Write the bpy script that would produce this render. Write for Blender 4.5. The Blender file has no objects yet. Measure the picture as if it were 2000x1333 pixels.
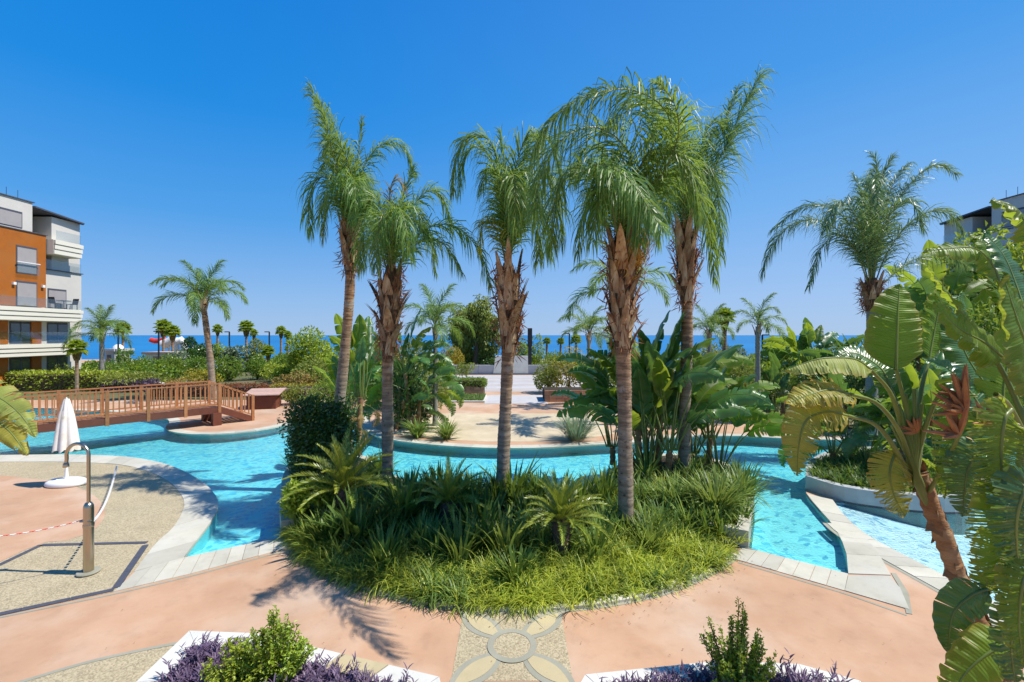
import bpy, math, random
import numpy as np
from mathutils import Vector, Matrix
from mathutils.geometry import tessellate_polygon

# ------------------------------------------------------------------ camera, sky, sun
S = bpy.context.scene
F, H, HZ = 880.0, 4.2, 655.0
cam = bpy.data.cameras.new('camera'); camo = bpy.data.objects.new('camera', cam)
S.collection.objects.link(camo); S.camera = camo
camo.location = (0, 0, H); camo.rotation_euler = (math.radians(90), 0, 0)
cam.sensor_width = 36; cam.lens = 36 * F / 2000; cam.shift_y = -11.5 / 2000
cam.clip_start = 0.1; cam.clip_end = 60000

SUN_EL, SUN_ROT = math.radians(58), math.radians(93)
SKYK = .86
w = bpy.data.worlds.new('World'); S.world = w; w.use_nodes = True
nt = w.node_tree; nt.nodes.clear()
out = nt.nodes.new('ShaderNodeOutputWorld'); bg = nt.nodes.new('ShaderNodeBackground')
sky = nt.nodes.new('ShaderNodeTexSky'); sky.sky_type = 'NISHITA'; sky.sun_disc = False
sky.sun_elevation = SUN_EL; sky.sun_rotation = SUN_ROT
sky.air_density = 1.0; sky.dust_density = 0.3; sky.ozone_density = 3.0; sky.altitude = 0
hs = nt.nodes.new('ShaderNodeHueSaturation'); hs.inputs['Saturation'].default_value = 1.35
hs.inputs['Hue'].default_value = 0.5; hs.inputs['Value'].default_value = 1.0
mx = nt.nodes.new('ShaderNodeMix'); mx.data_type = 'RGBA'; mx.blend_type = 'MULTIPLY'
mx.inputs[0].default_value = 1.0; mx.inputs[7].default_value = (0.86, 0.95, 1.12, 1)
nt.links.new(sky.outputs[0], hs.inputs['Color']); nt.links.new(hs.outputs[0], mx.inputs[6])
bg.inputs[1].default_value = 0.12
# clear-sky colour by height above the horizon, paler towards the sun's side, blended with the physical sky
geo = nt.nodes.new('ShaderNodeTexCoord'); sep = nt.nodes.new('ShaderNodeSeparateXYZ'); nt.links.new(geo.outputs['Generated'], sep.inputs[0])
def wramp(stops):
    r = nt.nodes.new('ShaderNodeValToRGB'); e = r.color_ramp.elements
    while len(e) < len(stops): e.new(.5)
    for el, (p, c) in zip(e, stops): el.position = p; el.color = (*c, 1)
    nt.links.new(sep.outputs[2], r.inputs[0]); return r
ra = wramp([(0, (.325, .485, .730)), (.08, (.235, .435, .75)), (.22, (.078, .325, .74)), (.40, (.014, .240, .70)), (.62, (.004, .185, .64)), (1, (.004, .15, .56))])
rb_ = wramp([(0, (.36, .51, .745)), (.08, (.31, .49, .785)), (.25, (.17, .41, .79)), (.45, (.065, .305, .75)), (.65, (.050, .245, .69)), (1, (.02, .17, .58))])
mr_ = nt.nodes.new('ShaderNodeMapRange'); nt.links.new(sep.outputs[0], mr_.inputs[0]); mr_.inputs[1].default_value = -.65; mr_.inputs[2].default_value = .65; mr_.interpolation_type = 'SMOOTHSTEP'
ms_ = nt.nodes.new('ShaderNodeMix'); ms_.data_type = 'RGBA'; nt.links.new(mr_.outputs[0], ms_.inputs[0]); nt.links.new(ra.outputs[0], ms_.inputs[6]); nt.links.new(rb_.outputs[0], ms_.inputs[7])
sc_ = nt.nodes.new('ShaderNodeVectorMath'); sc_.operation = 'SCALE'; nt.links.new(ms_.outputs[2], sc_.inputs[0]); sc_.inputs['Scale'].default_value = SKYK / .12
mf_ = nt.nodes.new('ShaderNodeMix'); mf_.data_type = 'RGBA'; mf_.inputs[0].default_value = .94; nt.links.new(mx.outputs[2], mf_.inputs[6]); nt.links.new(sc_.outputs[0], mf_.inputs[7])
nt.links.new(mf_.outputs[2], bg.inputs[0])
nt.links.new(bg.outputs[0], out.inputs[0])
sd = bpy.data.lights.new('sun', 'SUN'); sd.energy = 4.8; sd.angle = math.radians(0.5); sd.color = (1, 0.955, 0.88)
so = bpy.data.objects.new('sun', sd); S.collection.objects.link(so)
tos = Vector((math.sin(SUN_ROT) * math.cos(SUN_EL), math.cos(SUN_ROT) * math.cos(SUN_EL), math.sin(SUN_EL)))
so.rotation_euler = (-tos).to_track_quat('-Z', 'Y').to_euler(); so.location = tos * 60
vs = S.view_settings; vs.view_transform = 'Standard'; vs.look = 'None'; vs.exposure = 0.36; vs.gamma = 1
vs.use_curve_mapping = False
S.cycles.max_bounces = 8; S.cycles.transparent_max_bounces = 12; S.cycles.caustics_reflective = False
S.cycles.caustics_refractive = False; S.cycles.sample_clamp_indirect = 6

# ------------------------------------------------------------------ helpers
def G(px, py, z=0.0):
    Y = (H - z) * F / (py - HZ); return ((px - 1000) / F * Y, Y, z)
def P(px, py, Y): return ((px - 1000) / F * Y, Y, H - (py - HZ) / F * Y)
def A(*a): return np.array(a, float)
def nrm(v):
    v = np.asarray(v, float); n = np.linalg.norm(v, axis=-1, keepdims=True); return v / np.maximum(n, 1e-9)
UP = A(0, 0, 1)

class MB:
    def __init__(s): s.V = []; s.L = []; s.C = []; s.M = []; s.U = []; s.n = 0
    def add(s, V, Fs, mat=0, uv=None):
        V = np.asarray(V, float).reshape(-1, 3)
        if isinstance(Fs, np.ndarray):
            s.L.append((Fs + s.n).ravel()); s.C.append(np.full(len(Fs), Fs.shape[1])); k = len(Fs)
        else:
            s.L.append(np.array([i + s.n for f in Fs for i in f])); s.C.append(np.array([len(f) for f in Fs])); k = len(Fs)
        s.M.append(np.full(k, mat)); s.V.append(V)
        s.U.append(np.zeros((len(V), 3)) if uv is None else np.asarray(uv, float)); s.n += len(V)
        return s
    def box(s, x0, x1, y0, y1, z0, z1, mat=0):
        V = [(x, y, z) for x in (x0, x1) for y in (y0, y1) for z in (z0, z1)]
        return s.add(V, [(0, 1, 3, 2), (4, 6, 7, 5), (0, 4, 5, 1), (2, 3, 7, 6), (0, 2, 6, 4), (1, 5, 7, 3)], mat)
    def beam(s, a, b, wd, ht, mat=0, up=(0, 0, 1)):
        a, b = np.array(a, float), np.array(b, float); t = nrm(b - a); sd_ = nrm(np.cross(t, up)); u = np.cross(sd_, t)
        V = [p + sd_ * i * wd / 2 + u * j * ht / 2 for p in (a, b) for i in (-1, 1) for j in (-1, 1)]
        return s.add(V, [(0, 2, 3, 1), (4, 5, 7, 6), (0, 1, 5, 4), (2, 6, 7, 3), (0, 4, 6, 2), (1, 3, 7, 5)], mat)
    def tube(s, pts, rad, sides=8, mat=0, cap=True, start=None):
        pts = np.asarray(pts, float); n = len(pts); rad = np.broadcast_to(np.asarray(rad, float), (n,))
        T = nrm(np.gradient(pts, axis=0)); ref = A(0, 0, 1) if abs(T[0][2]) < .9 else A(1, 0, 0)
        V = []; u = nrm(np.cross(T[0], ref))
        an = np.arange(sides) * 2 * np.pi / sides
        for i in range(n):
            u = nrm(u - T[i] * np.dot(u, T[i])); v = np.cross(T[i], u)
            V.append(pts[i] + rad[i] * (np.cos(an)[:, None] * u + np.sin(an)[:, None] * v))
        V = np.concatenate(V); i, j = np.meshgrid(np.arange(n - 1), np.arange(sides), indexing='ij'); jn = (j + 1) % sides
        Q = np.stack([i * sides + j, i * sides + jn, (i + 1) * sides + jn, (i + 1) * sides + j], -1).reshape(-1, 4)
        uv = np.stack([np.repeat(np.linspace(0, 1, n), sides), np.tile(an, n), np.zeros(n * sides)], -1)
        s.add(V, Q, mat, uv)
        if cap:
            s.add(V[:sides], [tuple(range(sides))[::-1]], mat); s.add(V[-sides:], [tuple(range(sides))], mat)
        return s
    def prism(s, poly, z0, z1, mat=0, holes=()):
        loops = [[Vector((p[0], p[1], 0)) for p in q] for q in [poly, *holes]]
        tri = tessellate_polygon(loops); fl = [p for q in loops for p in q]
        N = len(fl); V = [(p.x, p.y, z1) for p in fl] + [(p.x, p.y, z0) for p in fl]
        Fs = []
        for t in tri:
            a, b, c = [fl[i] for i in t]
            if (b - a).cross(c - a).z < 0: t = t[::-1]
            Fs.append(tuple(t)); Fs.append(tuple(i + N for i in t[::-1]))
        o = 0
        for q in loops:
            m = len(q)
            for i in range(m): j = (i + 1) % m; Fs.append((o + i, o + j, N + o + j, N + o + i))
            o += m
        return s.add(V, Fs, mat)
    def sheet(s, poly, z, mat=0, holes=()):
        loops = [[Vector((p[0], p[1], 0)) for p in q] for q in [poly, *holes]]
        tri = tessellate_polygon(loops); fl = [p for q in loops for p in q]; Fs = []
        for t in tri:
            a, b, c = [fl[i] for i in t]
            Fs.append(tuple(t) if (b - a).cross(c - a).z > 0 else tuple(t[::-1]))
        return s.add([(p.x, p.y, z) for p in fl], Fs, mat)
    def lathe(s, prof, c=(0, 0, 0), sides=16, mat=0, sx=1, sy=1):
        an = np.arange(sides) * 2 * np.pi / sides
        V = np.concatenate([np.stack([c[0] + sx * r * np.cos(an), c[1] + sy * r * np.sin(an), np.full(sides, c[2] + z)], -1) for r, z in prof])
        n = len(prof); i, j = np.meshgrid(np.arange(n - 1), np.arange(sides), indexing='ij'); jn = (j + 1) % sides
        return s.add(V, np.stack([i * sides + j, i * sides + jn, (i + 1) * sides + jn, (i + 1) * sides + j], -1).reshape(-1, 4), mat)
    def mesh(s, name, mats, smooth=False):
        me = bpy.data.meshes.new(name)
        V = np.concatenate(s.V); L = np.concatenate(s.L).astype(np.int32); C = np.concatenate(s.C).astype(np.int32)
        me.vertices.add(len(V)); me.vertices.foreach_set('co', V.astype(np.float32).ravel())
        me.loops.add(len(L)); me.loops.foreach_set('vertex_index', L)
        me.polygons.add(len(C)); st = np.concatenate([[0], np.cumsum(C)[:-1]]).astype(np.int32)
        me.polygons.foreach_set('loop_start', st)
        me.polygons.foreach_set('material_index', np.concatenate(s.M).astype(np.int32))
        me.polygons.foreach_set('use_smooth', np.full(len(C), bool(smooth)))
        me.update(calc_edges=True)
        U = np.concatenate(s.U)
        if U.any():
            at = me.attributes.new('luv', 'FLOAT_VECTOR', 'POINT'); at.data.foreach_set('vector', U.astype(np.float32).ravel())
        for m in (mats if isinstance(mats, (list, tuple)) else [mats]): me.materials.append(m)
        return me
    def obj(s, name, mats, parent=None, smooth=False, loc=None):
        return put(name, s.mesh(name, mats, smooth), parent, loc)

def put(name, me, parent=None, loc=None, rz=0, sc=None):
    o = bpy.data.objects.new(name, me); S.collection.objects.link(o)
    if parent is not None: o.parent = parent
    if loc is not None: o.location = loc
    if rz: o.rotation_euler = (0, 0, rz)
    if sc is not None: o.scale = (sc, sc, sc) if not hasattr(sc, '__len__') else sc
    return o
def tag(o, label=None, cat=None, group=None, kind=None):
    if label: o['label'] = label
    if cat: o['category'] = cat
    if group: o['group'] = group
    if kind: o['kind'] = kind
    return o
def thing(name, loc, label, cat, group=None, rz=0):
    return tag(put(name, None, None, loc, rz), label, cat, group)
def struct(o): o['kind'] = 'structure'; return o
def resample(pts, n, smooth=True):
    pts = np.asarray(pts, float)
    if smooth and len(pts) > 2:
        q = []; Pp = np.vstack([2 * pts[0] - pts[1], pts, 2 * pts[-1] - pts[-2]])
        for i in range(len(pts) - 1):
            p0, p1, p2, p3 = Pp[i:i + 4]
            for t in np.linspace(0, 1, 12, endpoint=False):
                q.append(.5 * (2 * p1 + (p2 - p0) * t + (2 * p0 - 5 * p1 + 4 * p2 - p3) * t * t + (3 * p1 - p0 - 3 * p2 + p3) * t ** 3))
        q.append(pts[-1]); pts = np.array(q)
    d = np.concatenate([[0], np.cumsum(np.linalg.norm(np.diff(pts, axis=0), axis=1))])
    t = np.linspace(0, d[-1], n)
    return np.stack([np.interp(t, d, pts[:, k]) for k in range(pts.shape[1])], -1)

# ------------------------------------------------------------------ materials
class NT:
    def __init__(s, name):
        s.m = bpy.data.materials.new(name); s.m.use_nodes = True; s.t = s.m.node_tree; s.t.nodes.clear()
        s.out = s.t.nodes.new('ShaderNodeOutputMaterial')
    def n(s, typ, **kw):
        nd = s.t.nodes.new('ShaderNode' + typ)
        for k, v in kw.items():
            if k.startswith('_'): nd.inputs[k[1:].replace('_', ' ')].default_value = v
            else: setattr(nd, k, v)
        return nd
    def l(s, a, b): s.t.links.new(a, b)
    def mix(s, f, a, b, mode='MIX'):
        m = s.t.nodes.new('ShaderNodeMix'); m.data_type = 'RGBA'; m.blend_type = mode
        for i, v in ((0, f), (6, a), (7, b)):
            if isinstance(v, (int, float)): m.inputs[i].default_value = v
            elif isinstance(v, (tuple, list)): m.inputs[i].default_value = (*v[:3], 1)
            else: s.l(v, m.inputs[i])
        return m.outputs[2]
    def ramp(s, f, p0, p1, c0=(0, 0, 0), c1=(1, 1, 1)):
        r = s.t.nodes.new('ShaderNodeValToRGB'); r.color_ramp.elements[0].position = p0; r.color_ramp.elements[1].position = p1
        r.color_ramp.elements[0].color = (*c0, 1); r.color_ramp.elements[1].color = (*c1, 1); s.l(f, r.inputs[0]); return r.outputs[0]
def noise(k, co, sc, det=4, rough=.55):
    n = k.n('TexNoise'); n.inputs['Scale'].default_value = sc; n.inputs['Detail'].default_value = det; n.inputs['Roughness'].default_value = rough
    if co is not None: k.l(co, n.inputs['Vector'])
    return n.outputs['Fac']

def solid(name, c1, c2=None, scale=3, rough=.8, bump=.2, bscale=60, c3=None, c3scale=.7, spec=.3, metal=0, objvar=0, bumpdist=.01, vor=0, stretch=None):
    k = NT(name); tc = k.n('TexCoord'); co = tc.outputs['Object']
    if stretch:
        mp = k.n('Mapping'); mp.inputs['Scale'].default_value = stretch; k.l(co, mp.inputs[0]); co = mp.outputs[0]
    c2 = c2 or tuple(x * .8 for x in c1)
    col = k.mix(k.ramp(noise(k, co, scale, 6, .65), .3, .7), c1, c2)
    if c3: col = k.mix(k.ramp(noise(k, co, c3scale, 5), .48, .68), col, c3)
    if vor:
        v = k.n('TexVoronoi'); v.inputs['Scale'].default_value = vor; k.l(co, v.inputs['Vector'])
        hv = k.n('SeparateColor'); k.l(v.outputs['Color'], hv.inputs[0])
        col = k.mix(k.ramp(hv.outputs[0], .2, 1), col, tuple(x * .62 for x in c1)); 
    if objvar:
        oi = k.n('ObjectInfo'); h = k.n('HueSaturation'); mr = k.n('MapRange'); k.l(oi.outputs['Random'], mr.inputs[0])
        mr.inputs[3].default_value = 1 - objvar; mr.inputs[4].default_value = 1 + objvar * .6
        k.l(mr.outputs[0], h.inputs['Value']); k.l(col, h.inputs['Color']); col = h.outputs[0]
    b = k.n('BsdfPrincipled', _Roughness=rough, _Metallic=metal); b.inputs['Specular IOR Level'].default_value = spec
    k.l(col, b.inputs['Base Color'])
    if bump:
        bp = k.n('Bump', _Strength=bump, _Distance=bumpdist); k.l(noise(k, co, bscale, 5), bp.inputs['Height']); k.l(bp.outputs[0], b.inputs['Normal'])
        if vor:
            b2 = k.n('Bump', _Strength=.5, _Distance=.006); k.l(v.outputs['Distance'], b2.inputs['Height']); b2.invert = True
            k.l(bp.outputs[0], b2.inputs['Normal']); k.l(b2.outputs[0], b.inputs['Normal'])
    k.l(b.outputs[0], k.out.inputs[0]); return k.m

def dirty(m, amt=.25):
    t = m.node_tree; b = next(n for n in t.nodes if n.type == 'BSDF_PRINCIPLED'); src = b.inputs['Base Color'].links[0].from_socket
    tc = t.nodes.new('ShaderNodeTexCoord'); prev = src
    for sc, p0, p1, a in ((26, .63, .74, amt), (3.1, .52, .75, amt * .55), (.33, .42, .62, amt * .5), (75, .60, .75, amt * .6)):
        n = t.nodes.new('ShaderNodeTexNoise'); n.inputs['Scale'].default_value = sc; n.inputs['Detail'].default_value = 6; n.inputs['Roughness'].default_value = .65; t.links.new(tc.outputs['Object'], n.inputs['Vector'])
        r = t.nodes.new('ShaderNodeMapRange'); r.inputs[1].default_value = p0; r.inputs[2].default_value = p1; r.inputs[3].default_value = 1; r.inputs[4].default_value = 1 - a; t.links.new(n.outputs['Fac'], r.inputs[0])
        h = t.nodes.new('ShaderNodeHueSaturation'); t.links.new(prev, h.inputs['Color']); t.links.new(r.outputs[0], h.inputs['Value']); prev = h.outputs[0]
    t.links.new(prev, b.inputs['Base Color'])
def leafmat(name, c1, c2, trans=(.35, .5, .08), tf=.3, rough=.42, vein=0, spec=.45, c3=None, tips=None):
    k = NT(name); g = k.n('NewGeometry'); oi = k.n('ObjectInfo'); tc = k.n('TexCoord')
    col = k.mix(g.outputs['Random Per Island'], c1, c2)
    n = noise(k, tc.outputs['Object'], 2.2, 3)
    h = k.n('HueSaturation'); mr = k.n('MapRange'); k.l(n, mr.inputs[0]); mr.inputs[1].default_value = .3; mr.inputs[2].default_value = .7
    mr.inputs[3].default_value = .72; mr.inputs[4].default_value = 1.3; k.l(mr.outputs[0], h.inputs['Value']); k.l(col, h.inputs['Color']); col = h.outputs[0]
    h2 = k.n('HueSaturation'); m2 = k.n('MapRange'); k.l(oi.outputs['Random'], m2.inputs[0]); m2.inputs[3].default_value = .488; m2.inputs[4].default_value = .512
    k.l(m2.outputs[0], h2.inputs['Hue']); k.l(col, h2.inputs['Color']); col = h2.outputs[0]
    if c3: col = k.mix(k.ramp(noise(k, tc.outputs['Object'], 1.1, 4, .7), .55, .7), col, c3)
    at = None
    if vein or tips:
        at = k.n('Attribute', attribute_name='luv'); sp = k.n('SeparateXYZ'); k.l(at.outputs['Vector'], sp.inputs[0])
    if tips:
        mm = k.n('Math', operation='POWER'); k.l(sp.outputs[1], mm.inputs[0]); mm.inputs[1].default_value = 10
        mm.inputs[1].default_value = 6; m3 = k.n('Math', operation='MULTIPLY'); k.l(mm.outputs[0], m3.inputs[0]); k.l(n, m3.inputs[1])
        m4 = k.n('Math', operation='MULTIPLY'); k.l(m3.outputs[0], m4.inputs[0]); m4.inputs[1].default_value = 1.5; m4.use_clamp = True
        col = k.mix(m4.outputs[0], col, tips)
    b = k.n('BsdfPrincipled', _Roughness=rough); b.inputs['Specular IOR Level'].default_value = spec; k.l(col, b.inputs['Base Color'])
    t = k.n('BsdfTranslucent'); tcol = k.mix(.62, col, trans); k.l(tcol, t.inputs[0])
    if vein:
        wv = k.n('Math', operation='SINE'); ml = k.n('Math', operation='MULTIPLY'); k.l(sp.outputs[0], ml.inputs[0]); ml.inputs[1].default_value = vein
        k.l(ml.outputs[0], wv.inputs[0]); bp = k.n('Bump', _Strength=.35, _Distance=.004); k.l(wv.outputs[0], bp.inputs['Height'])
        k.l(bp.outputs[0], b.inputs['Normal']); k.l(bp.outputs[0], t.inputs['Normal'])
    ms = k.n('MixShader', _Fac=tf); k.l(b.outputs[0], ms.inputs[1]); k.l(t.outputs[0], ms.inputs[2]); k.l(ms.outputs[0], k.out.inputs[0])
    return k.m

M = {}
M['peach'] = solid('peach_concrete', (.53, .330, .205), (.475, .275, .160), 1.3, .85, .3, 90, (.555, .40, .285), .5, bumpdist=.004)
M['beige'] = solid('beige_aggregate', (.47, .385, .235), (.53, .44, .28), 1.5, .9, .4, 120, (.46, .395, .25), .6, vor=55, bumpdist=.006)
M['beige2'] = solid('smooth_beige_paving', (.60, .50, .34), (.52, .42, .27), 1.2, .85, .2, 90)
M['slab'] = solid('pale_limestone', (.56, .525, .42), (.48, .45, .355), 2.2, .75, .25, 40, (.54, .515, .43), .9, objvar=.14, bumpdist=.004)
M['slabgrey'] = solid('grey_green_stone', (.345, .33, .25), (.29, .28, .21), 3, .85, .25, 50)
M['cream'] = solid('cream_stone', (.46, .385, .225), (.50, .41, .23), 4, .8, .15, 60)
M['grate_gap_shade'] = solid('drain_metal_gap_shade', (.085, .085, .10), (.12, .12, .14), 30, .5, .2, 100, metal=.3)
M['white_wall'] = solid('white_render', (.66, .64, .57), (.57, .55, .48), 1.2, .8, .15, 40)
M['planter_wall'] = solid('grey_render', (.40, .41, .40), (.33, .34, .33), 1.5, .85, .4, 35, (.45, .45, .42), 1.5)
M['soil'] = solid('dark_soil', (.055, .038, .025), (.035, .025, .015), 8, 1, .8, 30, bumpdist=.03)
M['earth'] = solid('garden_earth', (.16, .12, .07), (.09, .11, .035), .35, 1, .6, 3, (.08, .12, .03), .12, bumpdist=.05)
M['pool'] = solid('pool_tile', (.80, .90, .92), (.76, .88, .90), 1.5, .5, .1, 30)
def ripple_speck_tile(name, base, dark, scale, frac):  # blue cells paint the water's ripple specks into the floor tile colour
    k = NT(name); tc = k.n('TexCoord'); v = k.n('TexVoronoi'); v.inputs['Scale'].default_value = scale; v.distance = 'CHEBYCHEV'; v.inputs['Randomness'].default_value = .75; k.l(tc.outputs['Object'], v.inputs['Vector'])
    sc = k.n('SeparateColor'); k.l(v.outputs['Color'], sc.inputs[0]); f = k.ramp(sc.outputs[0], 1 - frac - .12, 1 - frac + .12)
    col = k.mix(f, k.mix(k.ramp(noise(k, tc.outputs['Object'], 1.2), .35, .65), base, tuple(x * .9 for x in base)), dark)
    b = k.n('BsdfPrincipled', _Roughness=.4); k.l(col, b.inputs['Base Color']); k.l(b.outputs[0], k.out.inputs[0]); return k.m
M['pool'] = ripple_speck_tile('pool_tile_ripple_specks', (.84, .93, .94), (.30, .60, .80), 8, .26)
M['poolwall'] = solid('teal_pool_tile', (.42, .78, .80), (.36, .70, .74), 2, .5, .1, 30)
M['poolwhite'] = ripple_speck_tile('white_tile_ripple_specks', (.90, .92, .92), (.30, .48, .66), 9, .10)
M['steel'] = solid('brushed_steel', (.52, .44, .33), (.45, .38, .28), 6, .28, .05, 80, metal=1, stretch=(20, 20, 1))
M['wood'] = solid('stained_timber', (.47, .205, .085), (.34, .135, .05), 4, .55, .3, 30, objvar=.2, stretch=(1, 1, 1))
M['woodred'] = solid('red_brown_timber', (.19, .062, .036), (.14, .045, .026), 3, .55, .3, 30, objvar=.12)
M['woodpink'] = solid('weathered_pink_boards', (.55, .36, .28), (.42, .27, .20), 5, .7, .3, 30, objvar=.12)
M['white'] = solid('white_paint', (.80, .79, .77), (.76, .75, .73), 2, .5, .05, 20)
M['fabric'] = solid('white_canvas', (.80, .78, .72), (.74, .70, .63), 5, .9, .3, 90, c3=(.70, .62, .48), c3scale=2.5)
M['red'] = solid('red_plastic', (.65, .04, .03), (.6, .05, .03), 3, .4, 0)
M['blue'] = solid('blue_fabric', (.03, .05, .35), (.03, .04, .28), 3, .8, .1, 30)
M['black'] = solid('black_metal', (.02, .022, .028), (.03, .03, .035), 3, .5, 0)
M['rock'] = solid('field_stone', (.44, .33, .22), (.34, .24, .16), 8, .9, .6, 25, objvar=.25, bumpdist=.02)
M['brickred'] = solid('red_stone', (.42, .21, .12), (.52, .30, .18), 9, .9, .6, 25, objvar=.3, bumpdist=.02)
M['plaza'] = solid('plaza_paving', (.47, .42, .38), (.43, .385, .345), .9, .85, .1, 30)
M['plazawhite'] = solid('white_plaza_paving', (.50, .48, .46), (.45, .435, .42), 1.5, .85, .1, 30)
M['pinkpave'] = solid('pink_paving', (.62, .36, .27), (.56, .31, .23), .8, .85, .2, 60)
M['trunk'] = solid('palm_trunk_bark', (.27, .20, .145), (.17, .12, .085), 5, .95, .8, 22, (.33, .27, .21), 1.3, bumpdist=.02, stretch=(1, 1, 5))
def trunkmat():
    k = NT('palm_trunk_ringed'); tc = k.n('TexCoord'); mp = k.n('Mapping'); mp.inputs['Scale'].default_value = (1.2, 1.2, 9); k.l(tc.outputs['Object'], mp.inputs[0])
    at = k.n('Attribute', attribute_name='luv'); sp = k.n('SeparateXYZ'); k.l(at.outputs['Vector'], sp.inputs[0])
    n1 = noise(k, mp.outputs[0], 1.6, 6, .7); n2 = noise(k, tc.outputs['Object'], 2.5, 5, .7)
    lowc = k.mix(k.ramp(n1, .35, .65), (.37, .295, .215), (.185, .135, .09)); hi = k.mix(k.ramp(n1, .40, .60), (.44, .25, .13), (.15, .08, .04))
    col = k.mix(k.ramp(sp.outputs[0], .35, .68), lowc, hi); col = k.mix(k.ramp(n2, .55, .72), col, (.40, .36, .30)); col = k.mix(k.ramp(noise(k, tc.outputs['Object'], 9, 3), .62, .7), col, (.10, .08, .06))
    b = k.n('BsdfPrincipled', _Roughness=.9); b.inputs['Specular IOR Level'].default_value = .2; k.l(col, b.inputs['Base Color'])
    bp = k.n('Bump', _Strength=.9, _Distance=.025); k.l(n1, bp.inputs['Height']); k.l(bp.outputs[0], b.inputs['Normal']); k.l(b.outputs[0], k.out.inputs[0]); return k.m
M['trunk'] = trunkmat()
M['trunkgrey'] = solid('grey_palm_bark', (.30, .29, .26), (.20, .19, .17), 5, .95, .7, 22, bumpdist=.02, stretch=(1, 1, 4))
M['boot'] = solid('dry_leaf_base', (.46, .28, .14), (.26, .135, .065), 5, .85, .6, 30, (.54, .40, .24), 2, objvar=.5, bumpdist=.01, stretch=(4, 4, 1))
M['fibredark'] = solid('brown_trunk_fibre', (.16, .095, .05), (.09, .05, .03), 10, .95, .8, 40, bumpdist=.02, stretch=(3, 3, 1))
M['fibre'] = solid('orange_flower_spray', (.62, .33, .06), (.45, .22, .04), 12, .9, .5, 60)
M['streltrunk'] = solid('banana_trunk_bark', (.34, .17, .07), (.20, .095, .04), 6, .8, .8, 16, (.40, .26, .13), 2.5, bumpdist=.02, stretch=(1, 1, 3))
M['drybract'] = solid('dry_bract', (.50, .24, .10), (.36, .13, .07), 6, .7, .5, 30, objvar=.25)
M['dryleaf'] = leafmat('dry_leaf', (.30, .17, .06), (.20, .10, .03), (.5, .3, .1), .3, .7)
M['bark'] = solid('brown_bark', (.13, .09, .06), (.08, .055, .04), 8, .95, .8, 15, bumpdist=.02)
M['palm'] = leafmat('palm_leaflet', (.185, .285, .050), (.060, .150, .034), (.50, .66, .09), .38, .45, spec=.4)
M['palmdry'] = leafmat('orange_palm_leaflet', (.34, .24, .06), (.16, .17, .04), (.6, .42, .1), .3, .5)
M['palmfar'] = leafmat('palm_leaflet_cool', (.17, .265, .085), (.065, .145, .055), (.38, .50, .12), .3, .42, spec=.5)
M['rachis'] = leafmat('palm_rachis', (.22, .24, .06), (.14, .17, .04), (.3, .35, .08), .1)
M['cycad'] = leafmat('cycad_leaflet', (.38, .42, .045), (.16, .23, .03), (.45, .48, .05), .3, .35, spec=.6)
M['banana'] = leafmat('banana_leaf', (.145, .24, .022), (.08, .155, .016), (.56, .70, .05), .45, .42, vein=260, spec=.35, tips=(.30, .20, .05))
M['bananapale'] = leafmat('pale_banana_leaf', (.36, .42, .10), (.27, .35, .07), (.62, .66, .10), .38, .5, vein=260, spec=.3, tips=(.38, .22, .06))
M['bananayellow'] = leafmat('yellowing_banana_leaf', (.38, .33, .05), (.22, .25, .035), (.72, .60, .07), .4, .45, vein=260, spec=.4, tips=(.40, .17, .04))
M['bananadark'] = leafmat('dark_banana_leaf', (.085, .190, .040), (.045, .120, .028), (.35, .58, .08), .28, .3, vein=260, spec=.6)
M['petiole'] = leafmat('banana_petiole', (.22, .27, .06), (.16, .20, .04), (.3, .4, .08), .05, .4)
M['grass'] = leafmat('lime_grass', (.60, .62, .08), (.20, .29, .035), (.85, .88, .10), .38, .45)
M['grassdark'] = leafmat('dark_strap_leaf', (.110, .190, .030), (.040, .090, .018), (.38, .52, .06), .28, .48, spec=.3)
M['strap'] = leafmat('strap_leaf', (.26, .34, .07), (.08, .15, .028), (.46, .56, .08), .3, .45, spec=.35)
M['bushgreen'] = leafmat('bush_leaf', (.22, .32, .035), (.06, .13, .018), (.52, .64, .06), .3, .4)
M['bushlime'] = leafmat('lime_bush_leaf', (.42, .50, .045), (.17, .26, .022), (.60, .70, .05), .3, .45)
M['bushyellow'] = leafmat('yellow_bush_leaf', (.46, .36, .035), (.20, .22, .025), (.75, .60, .05), .3, .5)
M['bushdry'] = leafmat('golden_dry_leaf', (.42, .28, .09), (.26, .20, .05), (.6, .45, .1), .3, .6)
M['bushdark'] = leafmat('ficus_leaf', (.075, .165, .020), (.025, .070, .010), (.20, .35, .03), .15, .3, spec=.7)
M['bushgrey'] = leafmat('grey_green_leaf', (.30, .37, .22), (.15, .21, .12), (.35, .42, .2), .25, .5)
M['bushred'] = leafmat('reddish_leaf', (.32, .10, .05), (.16, .09, .03), (.6, .25, .08), .3, .5)
M['olive'] = leafmat('olive_leaf', (.34, .37, .06), (.14, .18, .03), (.45, .5, .08), .3, .5)
M['purple'] = leafmat('purple_leaf', (.215, .135, .215), (.10, .065, .11), (.30, .18, .32), .2, .5, c3=(.20, .175, .13))
M['lawn'] = leafmat('lawn_blade', (.12, .20, .03), (.07, .13, .02), (.35, .5, .05), .2, .6)

for k_, a_ in (('peach', .26), ('beige', .2), ('beige2', .25), ('slab', .26), ('slabgrey', .2), ('cream', .2), ('white_wall', .2), ('planter_wall', .25), ('plaza', .15), ('plazawhite', .15), ('pinkpave', .2)): dirty(M[k_], a_)

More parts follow.
